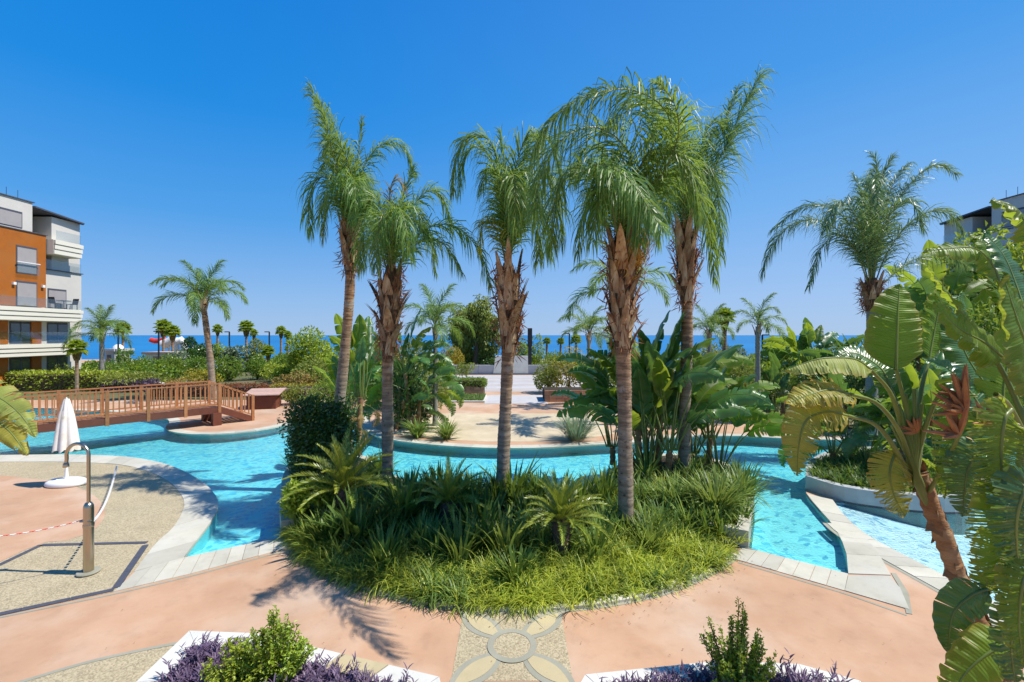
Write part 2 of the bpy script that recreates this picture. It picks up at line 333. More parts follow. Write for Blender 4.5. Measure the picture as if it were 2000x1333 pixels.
def watermat(name, tint, rough=.02, bs=2.3, bst=.6, bd=.05):
    k = NT(name); tc = k.n('TexCoord'); mp = k.n('Mapping'); mp.inputs['Scale'].default_value = (1, 1.0, 1); k.l(tc.outputs['Object'], mp.inputs[0])
    n1 = noise(k, mp.outputs[0], bs * 3.5, 2, .5); n2 = noise(k, mp.outputs[0], bs * .35, 2, .5)
    mm = k.n('Math', operation='MULTIPLY'); k.l(n1, mm.inputs[0]); k.l(k.ramp(n2, .2, .7), mm.inputs[1])
    bp = k.n('Bump', _Strength=bst, _Distance=bd); k.l(mm.outputs[0], bp.inputs['Height'])
    fr = k.n('Fresnel', _IOR=1.33); k.l(bp.outputs[0], fr.inputs['Normal'])
    gl = k.n('BsdfGlossy', _Roughness=rough); k.l(bp.outputs[0], gl.inputs['Normal'])
    tr = k.n('BsdfTransparent'); tr.inputs[0].default_value = (*tint, 1)
    # steeper ripples look through more water
    lw = k.n('LayerWeight', _Blend=.5); k.l(bp.outputs[0], lw.inputs['Normal'])
    k.l(k.mix(k.ramp(lw.outputs['Facing'], .3, .95), tint, tuple(t * s for t, s in zip(tint, (.5, .86, .95)))), tr.inputs[0])
    ms = k.n('MixShader'); k.l(fr.outputs[0], ms.inputs[0]); k.l(tr.outputs[0], ms.inputs[1]); k.l(gl.outputs[0], ms.inputs[2])
    k.l(ms.outputs[0], k.out.inputs[0]); return k.m
M['water'] = watermat('pool_water', (.53, .925, .935), bs=5.5, bst=.7, bd=.04)
M['watershallow'] = watermat('shallow_water', (.84, .95, .965), bs=5, bst=.8, bd=.05)
def seamat():
    k = NT('sea_water'); tc = k.n('TexCoord'); b = k.n('BsdfPrincipled', _Roughness=.35)
    col = k.mix(k.ramp(noise(k, tc.outputs['Object'], .004, 5, .6), .35, .65), (.004, .170, .385), (.004, .120, .30))
    k.l(col, b.inputs['Base Color']); b.inputs['Specular IOR Level'].default_value = .12
    bp = k.n('Bump', _Strength=.3, _Distance=.5); k.l(noise(k, tc.outputs['Object'], .3, 4), bp.inputs['Height']); k.l(bp.outputs[0], b.inputs['Normal'])
    k.l(b.outputs[0], k.out.inputs[0]); return k.m
M['sea'] = seamat()
def glassmat(name, tint, f=.12):
    k = NT(name); tr = k.n('BsdfTransparent'); tr.inputs[0].default_value = (*tint, 1); gl = k.n('BsdfGlossy', _Roughness=.03)
    ms = k.n('MixShader', _Fac=f); k.l(tr.outputs[0], ms.inputs[1]); k.l(gl.outputs[0], ms.inputs[2]); k.l(ms.outputs[0], k.out.inputs[0]); return k.m
M['glass'] = glassmat('clear_glass', (.90, .93, .93), .1)
M['window'] = solid('dark_window_glass', (.05, .06, .07), (.06, .07, .08), 1, .06, 0, spec=1)
M['shutter'] = solid('grey_shutter', (.36, .33, .32), (.33, .30, .29), 2, .7, .1, 10)
M['orange'] = solid('corten_orange_cladding', (.42, .125, .012), (.33, .095, .010), 2, .6, .1, 20, c3=(.38, .14, .03), c3scale=.5)
M['wall'] = solid('off_white_wall', (.60, .56, .50), (.54, .51, .46), .6, .85, .1, 20)
M['wallgrey'] = solid('pale_grey_wall', (.46, .45, .44), (.40, .39, .39), .7, .85, .1, 20)
M['creamband'] = solid('cream_balcony_band', (.74, .69, .58), (.70, .66, .55), 1, .7, .05, 20)
M['tapewhite'] = M['white']

# ------------------------------------------------------------------ setting: ground, pools
def cur(pts, n, z=0.0):
    return resample([G(x, y)[:2] for x, y in pts], n)
eL = cur([(-400, 893), (0, 890), (120, 889), (230, 892), (300, 902), (350, 918), (395, 944), (418, 968), (424, 985), (419, 1004), (402, 1030), (380, 1058), (355, 1091)], 60)
eN = np.array([G(x, y)[:2] for x, y in [(355, 1091), (549, 1050)]])
isl = cur([(549, 1050), (546, 1020), (548, 988), (556, 945), (585, 914), (650, 902), (720, 914), (765, 950), (830, 975), (900, 986), (1000, 990), (1100, 985), (1170, 965), (1205, 932), (1290, 907), (1380, 912), (1445, 942), (1472, 975), (1470, 1020), (1462, 1072)], 70)
eR = np.array([G(x, y)[:2] for x, y in [(1462, 1072), (1657, 1122)]])
div = cur([(1657, 1122), (1655, 1090), (1642, 1052), (1622, 1020), (1595, 990), (1577, 968), (1573, 955)], 22)
plb = cur([(1573, 955), (1580, 925), (1620, 902), (1700, 893), (1780, 900), (1850, 915), (1905, 930)], 22)
far_r = cur([(2500, 865), (2000, 860), (1700, 857), (1540, 853), (1430, 848), (1300, 851), (1230, 860), (1140, 865), (1050, 870), (950, 870), (850, 864), (770, 854), (740, 843), (725, 828), (712, 808), (700, 800)], 70)
far_l = cur([(664, 800), (645, 812), (575, 823), (500, 838), (420, 845), (365, 842), (345, 834), (352, 822), (330, 812), (250, 803), (100, 798), (-100, 797), (-500, 800)], 60)
def cat(*a): return [tuple(p) for q in a for p in (q if q is a[0] else q)]
main = []
for q in (eL, eN[1:], isl[1:], eR[1:], div[1:], plb[1:], [G(2500, 935)[:2]], far_r, far_l):
    main += [tuple(p) for p in q]
sh_near = cur([(1627, 978), (1642, 998), (1668, 1025), (1700, 1050), (1760, 1082), (1850, 1128), (1950, 1180), (2040, 1230), (2300, 1370)], 40)
plf = cur([(1905, 950), (1898, 985), (1870, 1000), (1800, 998), (1720, 990), (1640, 977), (1573, 955)], 26)
sh = [tuple(p) for p in sh_near] + [G(2900, 1300)[:2], G(2700, 960)[:2]] + [tuple(p) for p in plf[:-4]]
near_holes = [main, sh]
deck = MB().sheet([(-75, -15), (75, -15), (75, 78), (-75, 78)], 0, 0, near_holes)
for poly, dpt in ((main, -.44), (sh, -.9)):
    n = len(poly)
    for z0_, z1_, m_ in ((0, -.055, 2), (-.055, dpt, 1)):  # top band coloured dark as the shade gap under the coping
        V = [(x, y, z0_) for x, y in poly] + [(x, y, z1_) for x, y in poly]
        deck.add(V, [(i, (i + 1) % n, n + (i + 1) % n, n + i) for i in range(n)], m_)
deck = struct(deck.obj('deck', [M['peach'], M['poolwall'], M['grate_gap_shade']]))
# pool floors, steps, water
pf = struct(MB().sheet(main, -.40).obj('pool_floor', M['pool']))
g = MB(); xs = np.linspace(3, 30, 28); ys = np.linspace(3, 14, 45)
def shz(x, y):
    d = np.min(np.hypot(sh_near[:, 0] - x, sh_near[:, 1] - y)); return -.07 - min(.62, max(0, d - .15) * .20)
V = [(x, y, shz(x, y)) for x in xs for y in ys]; ny = len(ys)
g.add(V, [(i * ny + j, (i + 1) * ny + j, (i + 1) * ny + j + 1, i * ny + j + 1) for i in range(len(xs) - 1) for j in range(ny - 1)])
struct(g.obj('shallow_pool_floor', M['poolwhite'], smooth=True))
for a, b, nm in ((eN[0], eN[1], 'pool_step'), (eR[0], eR[1], 'pool_step')):
    t = nrm(b - a); nn = A(-t[1], t[0])
    for k in range(4):
        o0, o1 = .02 + .24 * k, .26 + .24 * k; zt = -.10 - .07 * k
        q = [a + nn * o0 + t * .1, b + nn * o0 - t * .05, b + nn * o1 - t * .05, a + nn * o1 + t * .1]
        struct(MB().prism(q, -.398, zt).obj(nm, M['pool'], pf))
struct(MB().sheet(main, -.05).obj('pool_water', M['water']))
struct(MB().sheet(sh, -.045).obj('shallow_pool_water', M['watershallow']))

# sea, beach
sea = MB(); sea.sheet([(-40000, 84), (40000, 84), (40000, 40000), (-40000, 40000)], -5.0)
struct(sea.obj('sea', M['sea']))
te = MB(); te.add([(-400, 77.9, -.004), (400, 77.9, -.004), (400, 92, -5.3), (-400, 92, -5.3)], [(0, 1, 2, 3)])
te.add([(-400, -60, -.2), (-74.9, -60, -.2), (-74.9, 77.9, -.02), (-400, 77.9, -.02)], [(0, 1, 2, 3)])
te.add([(74.9, -60, -.2), (400, -60, -.2), (400, 77.9, -.02), (74.9, 77.9, -.02)], [(0, 1, 2, 3)])
te.add([(-75, -60, -.02), (75, -60, -.02), (75, -14.9, -.02), (-75, -14.9, -.02)], [(0, 1, 2, 3)])
struct(te.obj('terrain', M['earth']))

# coping slabs
def offset(line, d):
    T = nrm(np.gradient(line, axis=0)); return line + np.stack([-T[:, 1], T[:, 0]], -1) * d
def slabs(line, wd, step, name='coping_slab', z=.012, over=.025, mat='slab', parent=None, gap=.006, seed=0):
    """line: 2d polyline; slabs lie on its left side by wd (negative: right)"""
    rng = random.Random(seed); d = np.concatenate([[0], np.cumsum(np.linalg.norm(np.diff(line, axis=0), axis=1))])
    sg = 1 if wd > 0 else -1; inn = offset(line, -sg * over); outl = offset(line, wd)
    wd_ = np.broadcast_to(wd, (len(line),)); pos = 0; tot = d[-1]
    while pos < tot - .05:
        nx = min(tot, pos + step * rng.uniform(.85, 1.15))
        if tot - nx < step * .4: nx = tot
        ts = np.linspace(pos + gap / 2, nx - gap / 2, 4)
        f = lambda L, t: np.array([np.interp(t, d, L[:, k]) for k in (0, 1)])
        q = [f(inn, t) for t in ts] + [f(outl, t) for t in ts[::-1]]
        MB().prism(q, -.045, z + rng.uniform(-.002, .002)).obj(name, M[mat], parent); pos = nx
def strip(line, w0, w1, z, mat, name, kids=None):
    a, b = offset(line, w0), offset(line, w1); n = len(a)
    V = [(x, y, z) for x, y in a] + [(x, y, z) for x, y in b]
    o = MB().add(V, [(i, i + 1, n + i + 1, n + i) if w1 > w0 else (i, n + i, n + i + 1, i + 1) for i in range(n - 1)]).obj(name, M[mat], kids)
    return o
# left peninsula: wide curved coping
li = cur([(-400, 905), (0, 903), (120, 903), (230, 908), (290, 922), (330, 942), (352, 965), (360, 985), (352, 1010), (335, 1035), (305, 1062), (262, 1118)], 60)
ti = np.linspace(0, 59, 34).astype(int)
for i in range(33):
    a, b = ti[i], ti[i + 1]; over = .025
    T = nrm(eL[b] - eL[a]); nn = A(-T[1], T[0]) * over
    g0 = T * .003
    q = [eL[a] + nn + g0, eL[(a + b) // 2] + nn, eL[b] + nn - g0, li[b] - g0, li[(a + b) // 2], li[a] + g0]
    MB().prism(q, -.045, .012 + .0012 * (i % 3)).obj('coping_slab', M['slab'], deck)
# near edge left: slab strip from the drain corner to the island
nl = np.array([G(x, y)[:2] for x, y in [(263, 1118), (355, 1091), (549, 1050), (562, 1048)]])
nlo = np.array([G(x, y)[:2] for x, y in [(222, 1157), (372, 1122), (556, 1073), (562, 1071)]])
def strip_slabs(A0, A1, cuts, z=.013, name='coping_slab', mat='slab', gap=.004):
    A0 = resample(A0, 200, False); A1 = resample(A1, 200, False)
    for c0, c1 in zip(cuts[:-1], cuts[1:]):
        i, j = int(c0 * 199), int(c1 * 199); t = nrm(A0[j] - A0[i]) * gap
        q = [A0[i] + t, A0[j] - t, A1[j] - t, A1[i] + t]
        MB().prism(q, -.04, z + random.uniform(-.002, .002)).obj(name, M[mat], deck)
strip_slabs(nl, nlo, np.linspace(0, 1, 11))
nr = np.array([G(x, y)[:2] for x, y in [(1452, 1069), (1462, 1072), (1657, 1122)]])
nro = np.array([G(x, y)[:2] for x, y in [(1430, 1092), (1442, 1095), (1650, 1155)]])
strip_slabs(nr, nro, np.linspace(0, 1, 8))
# divider between the two pools, pieces of paving stone
dl = cur([(1657, 1122), (1655, 1090), (1642, 1052), (1622, 1020), (1595, 990), (1576, 966)], 40)
dr = cur([(1740, 1125), (1722, 1092), (1700, 1062), (1690, 1045), (1655, 1015), (1626, 977)], 40)
strip_slabs(dl, dr, [0, .2, .34, .48, .6, .72, .86, 1.0])
q = [G(x, y)[:2] for x, y in [(1650, 1155), (1657, 1125), (1738, 1127), (1758, 1150), (1776, 1192)]]
MB().prism(q, -.04, .015).obj('coping_slab', M['slab'], deck)
q = [G(x, y)[:2] for x, y in [(1740, 1120), (1750, 1121), (1775, 1160), (1782, 1201), (1770, 1199), (1758, 1150)]]
MB().prism(q, -.04, .010).obj('border_strip', M['slabgrey'], deck)
sn = np.array(sh_near[10:]); so_ = offset(sn, -.55)
strip_slabs(sn, so_, np.linspace(0, 1, 14))
strip(sn, -.56, -.64, .004, 'slabgrey', 'border_strip', deck)
strip(resample([G(x, y)[:2] for x, y in [(0, 1205), (222, 1160), (372, 1125), (556, 1076)]], 12, False), 0, -.05, .004, 'slabgrey', 'border_strip', deck)
strip(resample([G(x, y)[:2] for x, y in [(1442, 1098), (1650, 1158), (1772, 1201)]], 12, False), 0, -.05, .004, 'slabgrey', 'border_strip', deck)
# far banks
slabs(far_r[:-3], .42, .6, parent=deck, seed=3); slabs(far_l[1:34], .42, .6, parent=deck, seed=4)
# beige paving on the left peninsula, with a peach inlay
bl = [tuple(p) for p in li[::2]] + [G(222, 1157)[:2], G(0, 1203)[:2], G(-500, 1330)[:2]]
MB().sheet(bl, .004).obj('beige_paving', M['beige'], deck)
inl = cur([(-500, 960), (-60, 930), (60, 936), (130, 945), (185, 970), (205, 1000), (190, 1030), (140, 1055), (80, 1062), (0, 1098), (-300, 1230)], 50)
MB().sheet([tuple(p) for p in inl], .008).obj('peach_inlay', M['peach'], deck)
# drain channel round the shower
def chan(pts, wd=.09):
    q = np.array([G(x, y)[:2] for x, y in pts])
    for i in range(len(q) - 1):
        t = nrm(q[i + 1] - q[i]); n = A(-t[1], t[0]) * wd / 2; L = np.linalg.norm(q[i + 1] - q[i]); k = max(1, int(L / .5))
        for j in range(k):
            a = q[i] + t * (L * j / k + .004); b = q[i] + t * (L * (j + 1) / k - .004)
            MB().prism([a - n, b - n, b + n, a + n], -.02, .016).obj('drain_grate', M['grate_gap_shade'], deck)
chan([(-60, 1133), (80, 1066), (287, 1061)]); chan([(284, 1066), (226, 1150)], .11); chan([(-60, 1214), (223, 1153)], .1)
# aggregate area at bottom left
bq = [G(x, y)[:2] for x, y in [(-100, 1375), (30, 1338), (180, 1294), (330, 1262), (420, 1262), (420, 1420), (-100, 1420)]]
MB().sheet(bq, .004).obj('beige_paving', M['beige'], deck)
strip(cur([(-100, 1373), (30, 1334), (180, 1290), (330, 1258), (380, 1252)], 20), 0, -.06, .008, 'slabgrey', 'border_strip', deck)
# flower medallion in the paving
fc = A(*G(1000, 1262)[:2]); R0, R1, HS = .25, .335, .74
MB().sheet([(fc[0] - HS, fc[1] - HS * .84), (fc[0] + HS, fc[1] - HS * .84), (fc[0] + HS, fc[1] + HS * .93), (fc[0] - HS, fc[1] + HS * .93)], .004).obj('pebble_inlay', M['beige'], deck)
def petal(c, ang, r0, r1, hw, z, mat, name):
    t = np.linspace(0, 1, 13); d = A(math.cos(ang), math.sin(ang)); n = A(-d[1], d[0])
    wv = hw * np.sin(np.pi * (.12 + .88 * t)) ** .85
    a = [c + d * (r0 + (r1 - r0) * s) + n * w_ for s, w_ in zip(t, wv)]; b = [c + d * (r0 + (r1 - r0) * s) - n * w_ for s, w_ in zip(t, wv)][::-1]
    MB().sheet([tuple(p) for p in a + b[1:]], z).obj(name, M[mat], deck)
for k in range(4):
    an = math.pi / 4 + k * math.pi / 2
    petal(fc, an, R1 - .06, 1.10, .205, .008, 'slabgrey', 'petal_border'); petal(fc, an, R1, .99, .125, .012, 'cream', 'petal')
circ = lambda r: [(fc[0] + r * math.cos(a), fc[1] + r * math.sin(a)) for a in np.linspace(0, 2 * np.pi, 40, endpoint=False)]
MB().sheet(circ(R1), .016, 0, [circ(R0)[::-1]]).obj('ring_border', M['slabgrey'], deck)
MB().sheet(circ(R0), .012).obj('pebble_centre', M['beige'], deck)

# centre peninsula and plaza behind
mid = [G(x, y)[:2] for x, y in [(760, 848), (850, 858), (950, 863), (1050, 863), (1140, 858), (1200, 848), (1150, 808), (860, 808)]]
MB().sheet(mid, .004).obj('beige_paving', M['beige2'], deck)
def rectpx(x0, x1, y0, y1, z, mat, name):
    MB().sheet([G(x0, y1)[:2], G(x1, y1)[:2], G(x1 - (x1 - 1000) * 0, y0)[:2], G(x0, y0)[:2]], z).obj(name, M[mat], deck)
def rectw(x0, x1, y0, y1, z, mat, name): MB().sheet([(x0, y0), (x1, y0), (x1, y1), (x0, y1)], z).obj(name, M[mat], deck)
rectw(-1.7, 2.2, 27.6, 31.5, .008, 'plazawhite', 'white_paving'); rectw(-14, 12, 33.5, 47.5, .004, 'plaza', 'plaza_paving')
for k in range(9):
    y0 = 34 + k * 1.5; rectw(-5.2, 5.5, y0, y0 + 1.44, .008 + .0004, 'plazawhite' if k % 2 else 'plaza', 'paving_band')

# ------------------------------------------------------------------ beds
def bed_slabs(line, wd, step, z0, z1, parent, mat='slab', name='border_stone', seed=1):
    rng = random.Random(seed); d = np.concatenate([[0], np.cumsum(np.linalg.norm(np.diff(line, axis=0), axis=1))]); o = offset(line, wd)
    pos = 0; f = lambda L, t: np.array([np.interp(t, d, L[:, k]) for k in (0, 1)])
    while pos < d[-1] - .05:
        nx = min(d[-1], pos + step * rng.uniform(.8, 1.2)); ts = np.linspace(pos + .004, nx - .004, 3)
        MB().prism([f(line, t) for t in ts] + [f(o, t) for t in ts[::-1]], z0, z1 + rng.uniform(-.004, .004)).obj(name, M[mat], parent); pos = nx
front = cur([(562, 1052), (590, 1082), (640, 1122), (700, 1148), (800, 1176), (900, 1191), (1000, 1196), (1100, 1192), (1200, 1180), (1300, 1158), (1380, 1125), (1440, 1088)], 60)
islp = thing('island_planter', (0, 10, 0), 'raised island planter reaching into the pool, edged with pale stone', 'planter')
islp.location = (0, 0, 0)
bed_slabs(front, .17, .55, -.02, .045, islp)
strip(front, 0, -.06, .004, 'slabgrey', 'border_strip', deck)
fin = offset(front, .16)
soil = [tuple(p) for p in fin] + [tuple(p) for p in isl[::-1][1:-1]]
MB().sheet(soil, .03).obj('soil', M['soil'], islp)
# raised rear wall along the water
wl = isl; wi = offset(isl, -.22)
for i in range(0, len(wl) - 1, 2):
    j = min(i + 2, len(wl) - 1)
    MB().prism([wi[i], wi[j], wl[j], wl[(i + j) // 2], wl[i]][::-1], -.6, .34 + .002 * (i % 3)).obj('wall_block', M['slab'], islp)
for (a, b) in (((549, 1050), (650, 1030)), ((1462, 1072), (1350, 1045))):
    a = A(*G(*a)[:2]); b = A(*G(*b)[:2]); t = nrm(b - a); n = A(-t[1], t[0]) * (.2 if a[0] < 0 else -.2); L = np.linalg.norm(b - a); k = 4
    for j in range(k):
        p, q_ = a + t * (L * j / k + .003 + .03), a + t * (L * (j + 1) / k - .003 + .03)
        MB().prism([p, q_, q_ + n, p + n] if a[0] > 0 else [p, p + n, q_ + n, q_], -.02, .33).obj('wall_block', M['slab'], islp)
back = [tuple(p) for p in wi[2:-2]]
MB().sheet(back + [G(1340, 1040)[:2], G(660, 1025)[:2]], .25).obj('soil', M['soil'], islp)

# right planter with grey curved wall
rp = thing('round_planter', (0, 0, 0), 'grey curved concrete planter between the pools at right', 'planter')
pl = [tuple(p) for p in plb] + [tuple(p) for p in plf]
cx_, cy_ = np.mean([p[0] for p in pl]), np.mean([p[1] for p in pl])
inner = [(cx_ + (x - cx_) * .93, cy_ + (y - cy_) * .88) for x, y in pl]
MB().prism(pl, -.9, .36, 0, [inner[::-1]]).obj('planter_wall', M['planter_wall'], rp)
MB().sheet(inner, .28).obj('soil', M['soil'], rp)

# near planters (coping 0.45 m high)
def near_planter(pxs, label, wt=.26, z=.45, cut=None):
    t = thing('low_planter', (0, 0, 0), label, 'planter', 'white edged planters by the path')
    o = np.array([G(x, y, z)[:2] for x, y in pxs]); n = len(o)
    inn = []
    for i in range(n):
        p0, p1, p2 = o[i - 1], o[i], o[(i + 1) % n]; a, b = nrm(p1 - p0), nrm(p2 - p1)
        n1, n2 = A(-a[1], a[0]), A(-b[1], b[0]); m = nrm(n1 + n2); inn.append(p1 + m * wt / max(.4, np.dot(m, n1)))
    inn = np.array(inn)
    for i in range(n):
        j = (i + 1) % n; L = np.linalg.norm(o[j] - o[i]); k = max(1, int(L / .6))
        for m in range(k):
            a0, a1 = m / k + .003, (m + 1) / k - .003
            q = [o[i] + (o[j] - o[i]) * a0, o[i] + (o[j] - o[i]) * a1, inn[i] + (inn[j] - inn[i]) * a1, inn[i] + (inn[j] - inn[i]) * a0]
            MB().prism(q, -.0, z + .002 * (m % 2)).obj('wall_block', M['white_wall'] if (m + i) % 4 else M['cream' if k > 3 else 'white_wall'], t)
    MB().sheet([tuple(p) for p in inn], z - .08).obj('soil', M['soil'], t)
    return inn
npl = near_planter([(265, 1333), (200, 1420), (880, 1420), (858, 1322), (500, 1237), (370, 1232)], 'white edged planter of purple plants at the bottom left of the path')
npr = near_planter([(1143, 1318), (1080, 1430), (1800, 1460), (1680, 1330), (1560, 1297), (1400, 1291)], 'white edged planter of purple plants at the bottom right of the path')

# ------------------------------------------------------------------ foliage builders
def diamonds(mb, C, D, Nn, l, wd, mat=0, fold=.25):
    D = nrm(D); Sv = nrm(np.cross(D, Nn)); N2 = np.cross(Sv, D); l = np.asarray(l).reshape(-1, 1); wd = np.asarray(wd).reshape(-1, 1)
    n = len(C); b = C; tip = C + D * l - N2 * l * .12; m = C + D * l * .45
    Lv = m + Sv * wd / 2 + N2 * wd * fold; Rv = m - Sv * wd / 2 + N2 * wd * fold
    V = np.stack([b, Rv, tip, Lv], 1).reshape(-1, 3); Fq = np.arange(n * 4).reshape(n, 4)
    F3 = np.concatenate([Fq[:, [0, 1, 2]], Fq[:, [0, 2, 3]]]); mb.add(V, F3, mat)
def rdir(rng, n): return nrm(rng.normal(size=(n, 3)))
def bush_mb(seed, rx, ry, rz, n, leaf, lumps=14, spread=.42, hang=0.0, zc=None, inner=.25, low=True):
    rng = np.random.default_rng(seed); zc = rz * .95 if zc is None else zc
    K = lumps; c = rdir(rng, K) * rng.uniform(.45, .72, (K, 1)); c[:, 2] = c[:, 2] * .95 if low else np.abs(c[:, 2]) * .9 - .25 * (rng.random(K) < .35)
    k = rng.integers(0, K, n); rad = spread * rng.uniform(.7, 1.1, K)
    u = rdir(rng, n); out_ = nrm(c[k] * 1.2 + u); u = nrm(u + out_ * .5)
    r = rad[k][:, None] * np.where(rng.random((n, 1)) < inner, rng.uniform(.2, .9, (n, 1)), rng.uniform(.85, 1.12, (n, 1)))
    p = c[k] + u * r; p = p * A(rx, ry, rz) + A(0, 0, zc); ok = p[:, 2] > .02; p = p[ok]; u = u[ok]; m = len(p)
    D = nrm(u + rdir(rng, m) * .9 + A(0, 0, .25 - hang)); Nn = nrm(u + rdir(rng, m) * .6 + A(0, 0, .4))
    mb = MB(); diamonds(mb, p, D, Nn, leaf * rng.uniform(.7, 1.3, m), leaf * .5 * rng.uniform(.8, 1.2, m)); return mb
def stems_mb(seed, h, r, k=5, th=.03):
    rng = random.Random(seed); mb = MB()
    for i in range(k):
        a = rng.uniform(0, 6.28); q = rng.uniform(.3, 1) * r
        mb.tube([(0, 0, -.02), (math.cos(a) * q * .3, math.sin(a) * q * .3, h * .45), (math.cos(a) * q, math.sin(a) * q, h * rng.uniform(.8, 1))], [th, th * .7, th * .3], 5)
    return mb
seedc = [100]
def bush(px, pb, wpx, ptop, mat, label, cat_='bush', group=None, leaf=.12, n=1100, name='round_bush', zg=0, depth=1.0, Y=None, hang=0, lumps=14, spread=.42):
    seedc[0] += 1
    x, y, _ = G(px, pb, zg) if Y is None else P(px, 700, Y); h = (H - zg) - (ptop - HZ) / F * y; rx = wpx / F * y / 2
    t = thing(name, (x, y, zg), label, cat_, group)
    bush_mb(seedc[0], rx / .95, rx * depth / .95, h / 1.95, n, leaf, lumps, spread, hang).obj('leaves', M[mat], t)
    stems_mb(seedc[0], h * .8, rx * .6, 4, min(.05, .04 * h)).obj('stem', M['bark'], t); return t

def frond_mb(seed, L, e0, bend, n=90, ll=.6, droop=1.0, seg=3, side=0., wdt=.022, plum=.6, start=.14, rr=.02, vshape=.1, lat=0., wind=(0, 0, 0)):
    rng = np.random.default_rng(seed); K = 18; s = np.linspace(0, 1, K)
    e = math.radians(e0) - math.radians(bend) * s ** 1.5; a = side * s ** 1.6
    T = np.stack([np.cos(e) * np.cos(a), np.cos(e) * np.sin(a), np.sin(e)], -1)
    pts = np.concatenate([[A(0, 0, 0)], np.cumsum((T[1:] + T[:-1]) / 2 * L / (K - 1), 0)])
    return fleaf(rng, pts, T, n, ll, droop, seg, wdt, plum, start, rr, vshape, wind)
def frond_path_mb(seed, pts, ll=.9, droop=1.3, dens=25, wdt=.031, plum=.55, start=.16, rr=.026, wind=(0, 0, 0)):
    pts = resample(pts, 22); L = np.sum(np.linalg.norm(np.diff(pts, axis=0), axis=1))
    return fleaf(np.random.default_rng(seed), pts, nrm(np.gradient(pts, axis=0)), int(dens * L), ll, droop, 4, wdt, plum, start, rr, 0., wind)
def fleaf(rng, pts, T, n, ll, droop, seg, wdt, plum, start, rr, vshape, wind):
    K = len(pts); s = np.linspace(0, 1, K)
    mb = MB(); mb.tube(pts, rr * (1 - .85 * s), 5, 1, False)
    ss = start + (1 - start) * np.linspace(0, 1, n) ** .92; ss = np.concatenate([ss, ss]); sg = np.concatenate([np.ones(n), -np.ones(n)])
    ss = np.clip(ss + rng.normal(0, .004, 2 * n), 0, 1)
    B = np.stack([np.interp(ss, s, pts[:, k]) for k in range(3)], -1); TT = nrm(np.stack([np.interp(ss, s, T[:, k]) for k in range(3)], -1))
    Sd = nrm(np.cross(TT, UP)) * sg[:, None]; Nn = nrm(np.cross(Sd * sg[:, None], TT))
    ph = rng.normal(vshape, plum, 2 * n); Sd = Sd * np.cos(ph)[:, None] + Nn * np.sin(ph)[:, None]
    al = np.radians(38 + 28 * ss + rng.normal(0, 6, 2 * n)); D = nrm(Sd * np.cos(al)[:, None] + TT * np.sin(al)[:, None])
    prof = np.minimum(1, (ss - start) / .12 + .35) * (1 - .62 * np.clip((ss - .45) / .55, 0, 1) ** 1.5)
    ln = ll * prof * rng.uniform(.82, 1.12, 2 * n); Wv = nrm(np.cross(D, np.cross(D, TT)) * -1 + rdir(rng, 2 * n) * .3)
    rows = [B]; cp = B.copy(); d = D.copy()
    for k in range(seg):
        cp = cp + d * (ln / seg)[:, None]; rows.append(cp.copy()); d = nrm(d + A(*wind) + A(0, 0, -1) * droop * (.35 + .45 * k) * rng.uniform(.6, 1.4, (2 * n, 1)))
    ws = np.interp(np.linspace(0, 1, seg + 1), [0, .35, 1], [.55, 1, .08])
    N2 = 2 * n; V = []
    for k, r in enumerate(rows): V.append(r + Wv * wdt * ws[k] / 2); V.append(r - Wv * wdt * ws[k] / 2)
    V = np.stack(V, 1).reshape(-1, 3); st = (seg + 1) * 2; b0 = np.arange(N2)[:, None] * st
    Q = np.concatenate([b0 + np.array([[2 * k, 2 * k + 1, 2 * k + 3, 2 * k + 2]]) for k in range(seg)])
    mb.add(V, Q, 0); return mb

def trunk_mb(pts, r0, r1, step=.09, sides=12, seed=0, ring=.05, bulge=.15):
    pts = np.asarray(pts, float); L = np.sum(np.linalg.norm(np.diff(pts, axis=0), axis=1)); n = max(8, int(L / step) * 2); q = resample(pts, n)
    rng = np.random.default_rng(seed); t = np.linspace(0, 1, n); r = r0 + (r1 - r0) * t + r0 * bulge * np.exp(-t * 9)
    r = r * (1 + ring * (np.arange(n) % 2) * (.3 + 1.4 * t) - ring / 2 + rng.normal(0, .02, n) + .04 * np.sin(t * 17 + seed)); return MB().tube(q, r, sides)
def boot_mb(seed, h, r, wd, out_):
    """one dry leaf base hugging a trunk of radius r, standing out at the top"""
    rng = random.Random(seed); n = 6; V = []
    for i in range(n + 1):
        t = i / n; hw = wd * (1 - t) ** .65 * (.9 if t < .95 else .2) + .012; rr = r + .015 + out_ * t ** 1.7; z = h * t
        for u in (-1, 0, 1):
            a = u * hw / max(rr, .05); V.append((rr * math.cos(a) + (.02 if u == 0 else 0), rr * math.sin(a), z + (.0 if u == 0 else -.02)))
    mb = MB(); Fs = [(i * 3 + j, i * 3 + j + 1, (i + 1) * 3 + j + 1, (i + 1) * 3 + j) for i in range(n) for j in range(2)]
    mb.add(V, Fs); V2 = [(x * .93 - .0, y * .93, z) for x, y, z in V]
    mb.add(V2, [f[::-1] for f in Fs])
    return mb
def crown_at(base, lean_dir): pass

